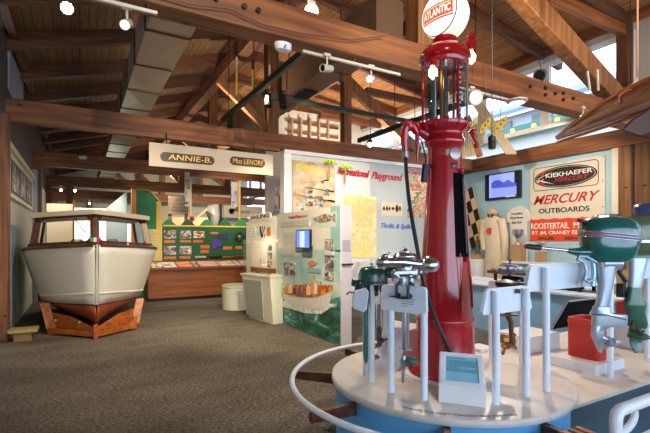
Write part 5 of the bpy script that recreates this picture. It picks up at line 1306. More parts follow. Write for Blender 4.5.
# --- brown-leg antique motor on stand C
an = thing('outboard_motor', 'antique outboard with brown rusted leg and brass propeller behind the low-board stand', 'outboard motor', (2.55, 1.98, .7))
dn = 3.12
MB().tube([D(508, 300, dn), D(508, 316, dn), D(511, 322, dn), D(511.5, 338, dn)], .02, 12, rs=[.03, .022, .018, .016]).build('leg', paint('rust_brown', '#6e4630', .6, .3, var=.25, scale=12), an)
MB().bar(D(500, 315, dn), D(517, 315, dn), .05, .012).build('leg_flange', bpy.data.materials['rust_brown'], an)
m = MB(); m.ball(D(512, 341, dn), (.028, .028, .04), 14); m.bar(D(511, 333, dn), D(515, 336, dn), .02, .03); m.build('gear_case', bpy.data.materials['rust_brown'], an)
prop(MB(), D(507, 345.5, dn-.02), -rgt*.9-fwd*.45, .085, 3, pitch=.7, w=.8).build('propeller', BRASS, an, smooth=40)
m = MB(); m.lathe([(.05, -.03), (.075, -.01), (.075, .015), (.03, .03), (0, .035)], D(506, 284, dn), 24); m.box(D(514, 286, dn), (.16, .08, .05), rz=-.2); m.cyl(D(498, 285, dn), D(503, 285, dn), .03, n=12); m.build('powerhead', BLACKM, an, bevel=.006)
bq = D(506, 288, dn); MB().bar(bq, bq-fwd*.20, .03, .03).build('transom_bracket', BLACKM, an)
for px in (497, 509, 519): MB().ball(D(px, 281.5, dn), .012, 8).build('fitting', STEEL, an)

# --- big green outboard on stand D
big = thing('outboard_motor', 'big glossy green outboard with chrome band, silver leg and tiller, on the tall stand', 'outboard motor', (3.42, 1.72, .62))
dm = 3.2
def B3(px, py, off=0): return D(px, py, dm+off)
# cowling as stacked rounded rings, drawn in side view and given real width
sec = [(262.0, 592, 622, .075), (260, 588, 627, .10), (254, 585, 632, .12), (246, 583, 635, .13), (236, 582, 636.5, .132), (228, 582.3, 636, .128), (222.5, 583.5, 633, .115), (219, 587, 628, .092), (217.3, 593, 620, .06)]
rings = []
for (py, xa, xb, hw) in sec:
    r = []; cxm = (xa+xb)/2; hx = (xb-xa)/2
    for k in range(36):
        a = 2*PI*k/36; ca, sa = math.cos(a), math.sin(a); e_ = .72
        u = math.copysign(abs(ca)**e_, ca); v = math.copysign(abs(sa)**e_, sa)
        c = D(cxm, py, dm); r.append(c+rgt*(u*hx*dm/F)+fwd*(v*hw))
    rings.append(r)
MB().loft(rings).build('cowling', TEAL, big, smooth=60)
def cowlring(py0, py1, grow, mat, name, a0=0, a1=36):
    def at(py):
        for s0, s1 in zip(sec, sec[1:]):
            if s1[0] <= py <= s0[0]:
                t = (s0[0]-py)/(s0[0]-s1[0]); return [x+(y-x)*t for x, y in zip(s0, s1)]
    g = []
    for py in (py0, (py0+py1)/2, py1):
        _, xa, xb, hw = at(py); r = []
        for k in range(a0, a1+1):
            a = 2*PI*k/36; ca, sa = math.cos(a), math.sin(a)
            u = math.copysign(abs(ca)**.72, ca); v = math.copysign(abs(sa)**.72, sa)
            tilt = 2.6*u   # band drops towards the rear
            c = D((xa+xb)/2, py+tilt, dm); r.append(c+rgt*(u*((xb-xa)/2*dm/F+grow))+fwd*(v*(hw+grow)))
        g.append(r)
    return MB().grid(g).build(name, mat, big, recalc=False, thick=.004, smooth=60)
band = cowlring(238.5, 234.2, .004, paint('band_mauve', '#8c8094', .3, .5), 'cowl_band')
cowlring(239.4, 238.5, .006, CHROME, 'band_trim'); cowlring(234.2, 233.4, .006, CHROME, 'band_trim')
# lettering on the camera side of the band
def bw(u, w):
    px = 584+u*24; py = 237.6-w*2.8+2.6*((px-610)/30)
    x = abs((px-609.7)/29.9); v = (max(0, 1-x**(2/.72)))**(.72/2)
    return D(px, py, dm-.139*v-.006)
text('MERCURY', 'band_lettering', paint('band_red', '#a04050', .4), band, (0, 0, 0), (1, 0, 0), (0, 1, 0), 1, 1, warp=bw, depth=.001, shear=.3)
MB().bar(B3(595, 217, -.02), B3(606, 216.2, -.02), .08, .028).build('top_latch', CHROME, big, bevel=.006)
m = MB(); m.tube([B3(604, 217), B3(612, 215.5), B3(622, 217.5), B3(630, 221)], .014, 10); m.build('top_handle', CHROME, big)
m = MB(); m.ball(B3(618, 215.8), .014, 10); m.build('handle_knob', BLACK, big)
m = MB(); m.bar(B3(584, 222), B3(578.5, 219.5), .05, .02); m.ball(B3(579, 220.5), .014, 8); m.build('front_catch', BLACKM, big, bevel=.004)
MB().tube([B3(600, 262.5), B3(619, 262.5)], .06, 20, rs=[.06, .055]).build('lower_pan', SILVER, big, smooth=50)
# tiller
MB().tube([B3(588, 252, -.02), B3(578, 252, -.03), B3(568, 250.8, -.03)], .03, 12, rs=[.045, .032, .018]).build('tiller_base', TEAL, big, smooth=60)
MB().tube([B3(569, 250.6, -.03), B3(540, 247.8, -.03)], .012, 12).build('tiller_arm', CHROME, big)
MB().tube([B3(541, 247.9, -.03), B3(538, 247.6, -.03), B3(527, 246.4, -.03), B3(525, 246.3, -.03)], .02, 14, rs=[.016, .021, .020, .015]).build('tiller_grip', BLACK, big, smooth=60)
# swivel and clamp brackets
for k, off in ((0, -.05), (1, .05)):
    MB().tube([B3(596, 262, off), B3(586, 256.5, off), B3(579, 256, off), B3(577.5, 259.5, off), B3(584, 262.5, off), B3(586.5, 271, off), B3(584, 279, off), B3(588, 282, off), B3(594, 279, off)], .013, 10).build('clamp_bracket', paint('clamp_silver_blue', '#8fb0cc', .3, .5) if k == 0 else bpy.data.materials['clamp_silver_blue'], big, smooth=60)
    m = MB(); m.cyl(B3(582, 280, off), B3(591, 279, off), .006, n=8); m.bar(B3(582.5, 276, off), B3(581.5, 286, off), .008, .01); m.build('clamp_screw', STEEL, big)
MB().tube([B3(593, 259), B3(594, 272), B3(592.5, 286)], .018, 12).build('swivel_tube', paint('swivel_blue', '#9fc0d8', .3, .5), big)
# silver leg, tapered
leg = [(262, 594, 617, .055), (270, 595.5, 614.5, .05), (285, 598.5, 612, .042), (300, 597, 609, .036), (306, 595.5, 607.5, .034)]
def ringset(rows, n=20, sq=.8):
    R_ = []
    for (py, xa, xb, hw) in rows:
        c = D((xa+xb)/2, py, dm); hx = (xb-xa)/2*dm/F
        R_.append([c+rgt*(math.copysign(abs(math.cos(2*PI*k/n))**sq, math.cos(2*PI*k/n))*hx)+fwd*(math.copysign(abs(math.sin(2*PI*k/n))**sq, math.sin(2*PI*k/n))*hw) for k in range(n)])
    return R_
MB().loft(ringset(leg)).build('leg_housing', SILVER, big, smooth=50)
MB().loft([[p for p in r] for r in ringset([(306.5, 593.5, 608, .038), (313, 592.5, 612, .04), (314.5, 592.5, 626, .042), (316, 592.5, 627, .04)], sq=.7)]).build('gear_shroud', SILVER, big, smooth=50)
MB().loft(ringset([(315.5, 592.5, 627, .042), (324, 592, 626.5, .04), (326, 592, 626, .038), (326.6, 592.5, 608, .034), (331, 592, 603, .032)], sq=.7)).build('cavitation_plate', SILVER, big, smooth=50)
MB().tube([B3(592.5, 314.6, -.04), B3(605, 314.6, -.043), B3(626.5, 320, -.04)], .0035, 6).build('joint_line', BLACKM, big)
MB().loft(ringset([(328, 592, 605, .03), (336, 591.5, 603, .034), (342, 594, 602, .02), (352.5, 599, 602, .008)])).build('gear_case', SILVER, big, smooth=50)
MB().cyl(B3(600, 337), B3(612, 341, -.02), .028, r1=.024, n=16).build('prop_hub', SILVER, big)
MB().cyl(B3(612, 341, -.02), B3(620, 342.5, -.03), .02, r1=.008, n=14).build('hub_cone', SILVER, big)
for a, off in ((0, 0),):
    for k in range(3):
        ang = 2*PI*k/3+.4; c = B3(606, 339.5, -.01); er = V((0, 0, 1))*math.cos(ang)+fwd*math.sin(ang); et = -V((0, 0, 1))*math.sin(ang)+fwd*math.cos(ang); g = []
        for i in range(7):
            u = i/6; rad = .022+.083*u; ww = .075*math.sin(PI*(.25+.68*u))**.7; d = et*math.cos(.7-.3*u)+rgt*math.sin(.7-.3*u)
            g.append([c+er*rad-d*ww*.5-rgt*.01*u, c+er*(rad+.006), c+er*rad+d*ww*.5])
        MB().grid(g).build('propeller_blade', SILVER, big, recalc=False, thick=.005, smooth=60)

# --- olive outboard further right
ol = thing('outboard_motor', 'olive green outboard with silver upper leg and green propeller, behind the big one', 'outboard motor', (4.4, 1.95, .6))
dO = 3.75
def O3(px, py, off=0): return D(px, py, dO+off)
def ringsO(rows, n=24, sq=.75, mid_=None):
    R_ = []
    for (py, xa, xb, hw) in rows:
        c = O3((xa+xb)/2, py); hx = (xb-xa)/2*dO/F
        R_.append([c+rgt*(math.copysign(abs(math.cos(2*PI*k/n))**sq, math.cos(2*PI*k/n))*hx)+fwd*(math.copysign(abs(math.sin(2*PI*k/n))**sq, math.sin(2*PI*k/n))*hw) for k in range(n)])
    return R_
MB().loft(ringsO([(255, 618, 668, .10), (250, 614, 674, .13), (238, 612, 677, .15), (226, 613, 676, .15), (219, 617, 672, .13), (216.5, 624, 662, .10)])).build('cowling', OLIVE, ol, smooth=60)
MB().loft(ringsO([(243, 611.5, 677.5, .153), (241.5, 611, 678, .156), (240, 611.5, 677.5, .153)])).build('cowl_band', CHROME, ol, smooth=40)
MB().loft(ringsO([(254, 626, 652, .07), (258, 626, 652, .07)])).build('lower_pan', GREENL, ol, smooth=40)
MB().loft(ringsO([(258, 628, 647, .05), (272, 628.5, 643.5, .045), (287, 628, 641, .04)])).build('upper_leg', SILVER, ol, smooth=50)
MB().loft(ringsO([(287, 627.5, 642, .044), (300, 625, 642, .045), (303, 623, 645, .05), (306, 624, 645, .05), (312, 627, 644, .04), (324, 625, 647, .045), (328, 632, 646, .03)])).build('lower_leg', GREENL, ol, smooth=50)
m = MB(); m.tube([O3(622, 262), O3(619, 272), O3(626, 282)], .02, 8); m.box(O3(621, 290), (.09, .06, .12), rz=.3); m.build('clamp_bracket', BLACKM, ol, bevel=.008)
MB().loft(ringsO([(326, 630, 640, .03), (334, 629, 641, .035), (342, 631, 638, .02), (347, 633, 636, .008)])).build('gear_case', GREENL, ol, smooth=50)
prop(MB(), O3(637, 336, -.05), -fwd*.7+rgt*.7, .15, 3, pitch=.6, w=.75, hub=.22).build('propeller', GREENL, ol, smooth=40)
nv = thing('outboard_motor', 'outboard with dark blue rounded cowling at the right edge, behind the olive one', 'outboard motor', (5.2, 2.4, .6))
dV = 4.4
def N3(px, py, off=0): return D(px, py, dV+off)
Rr = []
for (py, xa, xb, hw) in ((216, 636, 690, .15), (210, 634, 694, .17), (205, 636, 690, .16), (203, 642, 684, .12)):
    c = N3((xa+xb)/2, py); hx = (xb-xa)/2*dV/F
    Rr.append([c+rgt*(math.cos(2*PI*k/24)*hx)+fwd*(math.sin(2*PI*k/24)*hw) for k in range(24)])
MB().loft(Rr).build('cowling', NAVY, nv, smooth=60)
MB().loft([[p*1+V((0, 0, -.03)) for p in Rr[0]], [p+V((0, 0, -.012)) for p in Rr[0]]]).build('cowl_band', CHROME, nv, smooth=40)
MB().cyl(N3(662, 216), N3(662, 330), .07, r1=.05, n=16).build('leg', SILVER, nv)
sn = thing('motor_stand', 'white stand far right carrying the blue and olive outboards', 'stand', (4.8, 2.2, .5))
a_, b_ = (4.5, 1.95), (5.5, 1.95)
for q in (a_, b_): tube_post(q, 1.45, z0=.5).build('post', STW, sn)
board_poly(a_, b_, 1.25, 1.42, ov=.25).build('board', STW, sn, bevel=.004)

# --- red cans on plinths
def can(label, cx_, cy_, s_, h, z0, rz=0):
    t = thing('red_can', label, 'can', (cx_, cy_, z0), rz); r = []
    def ring(k, z, rr=.045):
        o = []
        for qx, qy, a0 in ((1, 1, 0), (-1, 1, PI/2), (-1, -1, PI), (1, -1, 1.5*PI)):
            for j in range(5): a = a0+PI/2*j/4; o.append(V((qx*(k-rr)+rr*math.cos(a), qy*(k-rr)+rr*math.sin(a), z)))
        return o
    k = s_/2
    MB().loft([ring(k, 0), ring(k, .01), ring(k, h-.045), ring(k+.004, h-.04), ring(k+.004, h-.03), ring(k, h-.025), ring(k, h), ring(k-.02, h), ring(k-.022, h-.02), ring(k-.02, .02)], caps=True).build('body', REDCAN, t, local=True, smooth=50)
    return t
def plinth(label, x0, y0, x1, y1, h, z0=.5):
    return tag(MB().span((x0, y0, z0), (x1, y1, z0+h)).build('white_plinth', paint('plinth_white', '#dcdde2', .5) if 'plinth_white' not in bpy.data.materials else bpy.data.materials['plinth_white'], bevel=.004), label, 'plinth')
plinth('white square plinth under the nearer red can on the deck', 3.62, 1.93, 4.06, 2.32, .085)
can('open red enamel can on a white plinth behind the silver outboard leg', 3.88, 2.12, .27, .335, .585)
m = MB(); 
plinth('white plinth under the far red can at the right edge', 4.55, 1.95, 5.2, 2.08, .20) if False else plinth('white plinth under the far red can at the right edge', 4.80, 2.08, 5.3, 2.50, .22)
can('rounded red can on a higher plinth at the right edge, behind the green propeller', 5.03, 2.27, .30, .24, .72)
plinth('pale sloping plinth between the tall stand and the nearer red can', 3.75, 2.62, 4.25, 3.0, .16)
plinth('low white block left of the tilted black screen on the deck', 3.30, 2.80, 3.5, 3.0, .06)
# tilted black reading screens
def tilt(label, p0, w_, h_, lean, face, z0):
    t = thing('tilted_screen', label, 'screen', (p0[0], p0[1], z0))
    e_ = V((math.cos(face), math.sin(face), 0)); n_ = V((-e_.y, e_.x, 0)); n_ = n_ if n_.dot(fwd) > 0 else -n_
    up = (V((0, 0, 1))*math.cos(lean)+n_*math.sin(lean)); nrm = up.cross(e_); nrm = nrm if nrm.z > 0 else -nrm
    b = V((p0[0], p0[1], p0[2])); q = [b, b+e_*w_, b+e_*w_+up*h_, b+up*h_]
    MB().prism(q, -nrm*.03).build('bezel', paint('panel_black', '#0c0c0e', .85, spec=.15), t, smooth=0)
    for a_, b_ in ((0, 3), (3, 2), (2, 1), (1, 0)): MB().bar(q[a_]-nrm*.015, q[b_]-nrm*.015, .036, .012).build('pale_edge', paint('bezel_pale', '#9a9ca0', .4) if 'bezel_pale' not in bpy.data.materials else bpy.data.materials['bezel_pale'], t)
    c = [b+e_*w_*.04+up*h_*.04, b+e_*w_*.96+up*h_*.04, b+e_*w_*.96+up*h_*.96, b+e_*w_*.04+up*h_*.96]
    MB().prism([x+nrm*.001 for x in c], nrm*.004).build('glass_face', paint('screen_black', '#0c0d10', .12), t, smooth=0)
    mm = b+e_*w_*.5+up*h_*.4-nrm*.03
    MB().bar(V((mm.x, mm.y, z0)), mm, .08, .05).build('pedestal', BLACKM, t)
    return t
tilt('black-backed tilted reading panel with pale edge, on the deck behind the nearer red can', D(551, 328, 4.35), .50, .34, -.5, 0, .5)

# ================================================================ BLUE WALL COUNTER AND ITS EXHIBITS
bc = thing('wall_counter', 'long pale blue counter with white top along the right-hand wall', 'counter', (6.8, 4.8, 0))
MB().span((6.25, .2, 0), (7.35, 8.2, .78)).build('body', paint('counter_blue', '#9cc8e0', .6), bc, smooth=0)
MB().span((6.2, .15, .78), (7.4, 8.25, .82)).build('top', WHITE, bc, bevel=.006)
for y in (1.8, 3.4, 5.0, 6.6): MB().span((6.235, y, .02), (6.25, y+.01, .77)).build('panel_joint', WHITE, bc, smooth=0)
wc = thing('wall_ledge', 'white ledge shelf fixed along the blue wall beneath the sign', 'shelf', (9.7, 6.5, 0))
MB().span((9.3, 4.98, 1.02), (9.97, 7.25, 1.07)).build('board', WHITE, wc, bevel=.005)
MB().span((9.4, 5.0, 0), (9.97, 7.2, 1.02)).build('cabinet', paint('ledge_blue', '#a9cbd8', .6), wc, smooth=0)
tag(MB().span((9.3, 8.1, 0), (9.96, 8.62, 1.07)).build('white_pedestal', WHITE, bevel=.006), 'white pedestal under the column trophy, between fuel pump and racing suit', 'pedestal')
# press / table with bowl
tp = thing('iron_work_table', 'dark wooden slab on a black cast iron frame standing on the blue counter', 'table', (6.75, 4.7, .82))
def E3(px, py, d=7.0): return D(px, py, d)
a, b = E3(487, 274, 7.4), E3(546, 276, 6.3)
tz = 1.02
ta, tb2 = onX(486, 278, 6.55), onX(545, 278, 6.55)
MB().span((6.45, 3.55, 1.00), (6.95, 5.35, 1.055)).build('slab', wood('slab_dark', '#2c2420', '#4a3c32', '#6a5848', stretch=(.6, 9, 9), knots=False), tp, bevel=.008)
for y in (3.7, 5.2):
    for x in (6.5, 6.88): MB().span((x-.02, y-.02, .82), (x+.02, y+.02, 1.0)).build('leg', BLACKM, tp, smooth=0)
m = MB(); m.lathe([(.15, 0), (.12, .05), (.09, .12), (.13, .16), (0, .17)], V((6.68, 4.5, .822)), 20).build('cast_engine', BLACKM, tp)
m = MB(); m.cyl((6.6, 4.75, .9), (6.6, 5.1, .9), .07, n=14).build('cast_cylinder', BLACKM, tp)
m = MB(); m.box((6.68, 4.0, .89), (.25, .4, .12)); m.build('cast_block', BLACKM, tp, bevel=.01)
cb = onX(510, 271, 6.7); cb.z = 1.056
bw_ = thing('glass_dish', 'shallow blue and white lidded dish with brown knob on the dark table', 'dish', cb)
MB().lathe([(.10, 0), (.19, .012), (.205, .045), (.20, .07), (.195, .07), (.19, .05), (0, .03)], cb, 36).build('bowl', splotch('dish_print', [(.4, '#3c4c8c'), (.5, '#c4cadc'), (.62, '#e8eaf0')], 14, rough=.2), bw_)
MB().lathe([(.195, .07), (.17, .10), (.08, .125), (0, .13)], cb, 36).build('lid', glassmat('dish_lid', '#dfe8f0', .15), bw_)
MB().lathe([(.02, .128), (.013, .15), (.03, .175), (.022, .20), (0, .205)], cb, 14).build('knob', MAHOG, bw_)
def trophy(label, base, h, r, gold=BRASS, block=None, cup=True):
    t = thing('trophy', label, 'trophy', base); base = V(base)
    bh = block or h*.3
    MB().box(base+V((0, 0, bh/2)), (r*1.8, r*1.8, bh)).build('plinth', paint('trophy_wood', '#b08c62', .5) if 'trophy_wood' not in bpy.data.materials else bpy.data.materials['trophy_wood'], t, bevel=.006)
    hh = h-bh; b0 = base+V((0, 0, bh))
    if cup:
        MB().lathe([(r*.55, 0), (r*.5, hh*.08), (r*.12, hh*.15), (r*.14, hh*.32), (r*.5, hh*.45), (r*.72, hh*.7), (r*.78, hh*.95), (r*.7, hh*.95), (0, hh*.6)], b0, 22).build('cup', STEEL, t)
        for k in (-1, 1):
            y_ = V((0, k, 0)); MB().tube([b0+y_*r*.7+V((0, 0, hh*.88)), b0+y_*r*1.1+V((0, 0, hh*.85)), b0+y_*r*1.05+V((0, 0, hh*.62)), b0+y_*r*.6+V((0, 0, hh*.55))], r*.07, 8).build('handle', STEEL, t)
    else:
        MB().cyl(b0, b0+V((0, 0, hh*.68)), r*.42, n=16).build('column', paint('trophy_marble', '#454a50', .3) if 'trophy_marble' not in bpy.data.materials else bpy.data.materials['trophy_marble'], t)
        MB().lathe([(r*.75, 0), (r*.75, hh*.06), (r*.5, hh*.09)], b0, 18).build('collar', gold, t)
        MB().lathe([(r*.5, hh*.68), (r*.6, hh*.72), (r*.2, hh*.78), (r*.3, hh*.9), (r*.1, hh), (0, hh)], b0, 14).build('figure', gold, t)
    return t
q = onX(477.5, 265, 9.6); trophy('column trophy with dark shaft and brass top on a white pedestal', (9.6, q.y, 1.07), .66, .13, cup=False, block=.12)
q = onX(518, 265, 9.55); trophy('silver cup trophy on a tall square tan base, below the white shirt', (9.55, q.y, 1.07), .82, .15, block=.42)
q = onX(541, 265, 9.6); trophy('tall pale trophy with small cup beside the long board of the tall stand', (9.6, q.y, 1.07), .52, .11, block=.25)
# glass case outline on the ledge under the sign
gcs = thing('glass_vitrine', 'large clear glass vitrine on the ledge below the orange sign', 'display case', (9.6, 5.8, 1.07))
m = MB()
y0v, y1v = onX(602, 260, 9.4).y, onX(527, 260, 9.4).y
for yy in (y0v, y1v): m.bar((9.4, yy, 1.07), (9.4, yy, 1.55), .015, .015)
m.bar((9.4, y0v, 1.55), (9.4, y1v, 1.55), .015, .015)
m.build('edge_frame', WHITE, gcs, smooth=0)
MB().span((9.4, y0v, 1.075), (9.405, y1v, 1.545)).build('glass_front', GLASS, gcs, smooth=0)
# assorted objects on the counter right part
random.seed(21)
def boxobj(name, label, cat, c, s_, mat, rz=0):
    return tag(MB().box((c[0], c[1], c[2]+s_[2]/2), s_, rz=rz).build(name, mat, bevel=.006), label, cat)
fr1 = thing('picture_frame', 'small brown framed picture standing on the counter behind the tall stand', 'picture', (6.6, 3.1, .82))
q = onX(569, 292, 6.6)
MB().box((6.6, q.y, .82+.15), (.04, .34, .30)).build('frame', MAHOG, fr1, bevel=.004)
MB().box((6.578, q.y, .82+.15), (.004, .26, .22)).build('picture', paint('picture_dark', '#5a4c40', .5), fr1, smooth=0)
q = onX(557, 300, 6.7); boxobj('wooden_box', 'small dark equipment box on the blue counter beside the framed picture', 'box', (6.8, q.y, .82), (.3, .36, .18), BLACKM)
q = onX(620, 300, 6.9); boxobj('tan_box', 'tan cardboard box on the counter between the two outboard legs', 'box', (6.9, q.y, .82), (.3, .4, .3), paint('card_tan', '#b89468', .6))
q = onX(640, 290, 6.8); boxobj('amber_box', 'amber coloured box on the counter right of the olive leg', 'box', (6.8, q.y, .82), (.3, .3, .36), paint('amber', '#c89040', .5))
q = onX(497, 300, 6.5)
tag(MB().box((6.55, 6.2, .84), (.5, .7, .04)).build('white_tray', WHITE, bevel=.01), 'white tray on the pale counter just right of the fuel pump', 'tray')
# window guard outside right window
# ================================================================ HANGING THINGS AND LAMPS
TRW = paint('track_white', '#c9c2b6', .4); TRB = paint('track_black', '#1c221f', .5)
def track(label, a, b, mat, w=.03, h=.03, hang=None, name='lighting_track'):
    t = thing(name, label, 'light track', (V(a)+V(b))/2)
    MB().bar(a, b, w, h).build('rail', mat, t, bevel=.004)
    for u in (.12, .5, .88):
        q = V(a).lerp(V(b), u); MB().cyl(q, q+V((0, 0, hang if hang else .09)), .008, n=6).build('hanger', BLACKM, t)
    return t
ZT = 4.0
track('black lighting track running away from the camera, left of the hanging grid', (2.48, 4.9, ZT), (2.48, 8.5, ZT), TRB, .07, .09, 1.9)
track('black lighting track crossing between the two long ones', (2.52, 6.72, ZT), (5.82, 6.72, ZT), TRB, .07, .08, 1.9)
track('black lighting track ending above the white exhibit wall behind the fuel pump', (5.85, 4.6, ZT), (5.85, 8.62, ZT), TRB, .08, .10, 1.7)
YB = 3.93
track('white lighting track under the main beam at the top left', (-.2, YB, 3.55), (.58, YB, 3.55), TRW)
track('white lighting track under the main beam, middle of the photo', (1.98, YB, 3.53), (3.25, YB, 3.53), TRW)
track('white lighting track under the main beam right of the fuel pump', (4.2, YB, 3.55), (5.45, YB, 3.55), TRW)
LENS_D = paint('lens_dark', '#1c1d20', .6, spec=.2)
def trackspot(label, pos, aim, lit=True, r=.048, L=.15, mat=TRW, name='track_spotlight', strength=30, drop=.1):
    p = V(pos); t = thing(name, label, 'spotlight', p); d = (V(aim)-p).normalized()
    MB().lathe([(r*.75, -L*.5), (r*.9, -L*.42), (r, L*.3), (r*1.05, L*.5), (r*.9, L*.5), (r*.85, L*.42), (0, L*.42)], p, 22, axis=d, close=False).lathe([(0.0005, -L*.5), (r*.75, -L*.5)], p, 22, axis=d, close=False).build('housing', mat, t, smooth=45)
    MB().lathe([(0.0005, L*.425), (r*.82, L*.43)], p, 20, axis=d, close=False).build('lens', emit('lens_%s' % len(bpy.data.materials), '#fff0d8', strength) if lit else LENS_D, t)
    MB().cyl(p+V((0, 0, r*.7)), p+V((0, 0, r+drop)), .010, n=8).build('stem', mat, t)
    MB().box(p+V((0, 0, r+drop)), (.08, .035, .03)).build('adapter', mat, t, bevel=.004)
    return t
cd_ = V((0, 0, 1.6))
trackspot('white track spotlight hanging below the top-left track, tilted with bright lens', D(127, 24, 3.62), D(112, 30, 3.2), r=.04, L=.17, strength=5)
trackspot('white cylinder spotlight with dark round lens, below the middle track', D(327, 68.5, 4.47), D(300, 66, 4.2), lit=False, r=.04, L=.15)
trackspot('lit white spotlight at the right half of the middle track', D(371, 78.5, 4.85), D(361, 82, 4.4), r=.038, L=.15, strength=25)
trackspot('glaring bare lamp high at the top left corner, beside the sensor dome', D(67, 8, 3.9), D(66, 14, 2.5), r=.055, L=.12, strength=90)
trackspot('round lit lamp on the face of the main beam above the middle track', D(311.5, 11, 4.55), D(308, 20, 2.5), r=.075, L=.09, strength=60, drop=.02)
trackspot('dark cylinder spotlight on the lower black track, above the white exhibit wall', D(370, 143, 9.6), D(372, 165, 8.8), r=.07, L=.2, mat=BLACKM, strength=6)
trackspot('black track spotlight hung from the crossing track near the left corner', D(268, 100, 7.0), D(268, 125, 6.9), r=.06, L=.22, mat=BLACKM, lit=False)
trackspot('second black track spotlight right beside the first on the crossing track', D(283, 101, 7.2), D(284, 125, 7.0), r=.065, L=.25, mat=BLACKM, lit=False)
trackspot('black spotlight at the low end of the receding left track', D(230, 122, 8.2), D(230, 140, 8.0), r=.06, L=.22, mat=BLACKM, lit=False)
trackspot('dark grey spotlight above the right main beam, in front of the sky window', D(541, 75, 6.3), D(530, 80, 5.9), r=.085, L=.2, mat=paint('lamp_grey', '#4c4c50', .4), lit=False)
trackspot('white floodlight with glowing ring just right of the pump glass', D(472, 98, 5.4), D(486, 96, 5.1), r=.09, L=.2, strength=2.5, drop=.04)
trackspot('very bright lamp under the beam beside the hanging wooden hull', D(583, 118, 6.2), D(578, 122, 4.0), r=.05, L=.1, strength=130)
trackspot('tiny bright lamp beneath the main beam left of the pump glass', D(401, 73.5, 5.6), D(400, 80, 4.6), r=.03, L=.08, strength=60)
t = thing('flat_downlight', 'flat oval lit downlight under the main beam right of the pump', 'lamp', D(517, 103, 5.9))
MB().lathe([(.10, .0), (.14, .02), (.14, .04), (0, .05)], D(517, 103, 5.9), 24).build('housing', TRW, t); MB().lathe([(0.001, -.002), (.10, -.002), (.10, .003), (0.001, .003)], D(517, 103, 5.9), 24, close=False).build('diffuser', emit('flat_glow', '#f4f0ea', 2), t)
# far small lamps, left
for i, (px, py, d, lab) in enumerate(((61, 190, 15, 'small lit lamp far down the left aisle, the left one of a pair'), (75, 190.5, 15.2, 'small lit lamp far down the left aisle, the right one of a pair'), (89.5, 203.5, 19, 'tiny lamp on the far blue wall above the cabin boat'))):
    trackspot(lab, D(px, py, d), D(px, py+8, d-2), r=.045, L=.12, strength=30)
track('pale lighting track under the far beams, above the cabin boat', D(38, 187, 15.3), D(105, 189, 17.0), TRW)
for (px, py, d, lab) in ((81, 39.5, 7.9, 'small white sensor dome on the left roof rafter'), (94, 40, 8.0, 'white emergency light box on the left roof rafter'), (83, 157.5, 9.8, 'white light fixture on the rafter behind the second beam'), (78, 172, 14, 'small white fixture beneath the far beam behind the boat')):
    q = D(px, py, d); tag(MB().box(q, (.16 if 'box' in lab or 'light' in lab else .1, .08, .07), rz=-.4).build('ceiling_fixture', TRW, bevel=.02), lab, 'fixture')
# yellow and white rods hung on the left
for i, (px, y0, y1, lab) in enumerate(((236.5, 64, 95, 'longest thin yellow rod hanging beneath the roof, furthest left'), (252.5, 67, 89, 'thin yellow rod with black tip, in the middle of three'), (269.5, 72, 94, 'thin pale yellow rod nearest the post, right one of three'))):
    a, b = D(px, y0, 7.5), D(px, y1, 7.5)
    o = thing('hanging_rod', lab, 'rod', b); MB().cyl(a, b, .016, n=10).build('shaft', paint('rod_yellow', '#c8a83c', .5) if i == 0 else bpy.data.materials['rod_yellow'], o)
    MB().cyl(a+V((0, 0, .12)), a-V((0, 0, .05)), .018, n=10).build('tip', TRW if i != 1 else BLACK, o)
# round white speaker under main beam
q = D(283, 47, 4.1); so_ = thing('ceiling_speaker', 'oval white ceiling unit with two blue-grey grilles under the main beam', 'speaker', q)
MB().lathe([(.085, .03), (.085, -.01), (.07, -.035), (0, -.04)], q, 28, sq=(1, .7)).build('housing', WHITE, so_)
for k in (-1, 1):
    MB().box(q+rgt*(k*.022)-fwd*.052+V((0, 0, -.012)), (.03, .008, .035), rz=-.52).build('grille', paint('grille_blue', '#5a86a8', .4) if k < 0 else bpy.data.materials['grille_blue'], so_, bevel=.004)
# dark bolts on the beams
BOLT = BLACKM
bolts = [D(px, py, 4.0) for px, py in ((201, 3), (216, 8), (244, 13), (258, 17))]
for px in (201, 216, 244, 258, 530, 545, 555, 563, 573):
    X_ = None
    a = onY(px, 40, 3.865); x_ = a.x
    for dz in (3.72, 3.82) if px in (545, 563) else (3.78,):
        struct('beam_bolt', MB().cyl((x_, 3.87, dz), (x_, 3.845, dz), .026, n=8), BOLT, smooth=0)
# cable along the beam
tag(MB().tube([onY(px, py, 3.83) for px, py in ((150, -8), (190, 4), (230, 9), (262, 24), (300, 33), (350, 40), (385, 36))], .006, 6).build('cable', paint('cable_mauve', '#6a4a4c', .5)), 'thin mauve cable looping along the face of the main beam', 'cable')
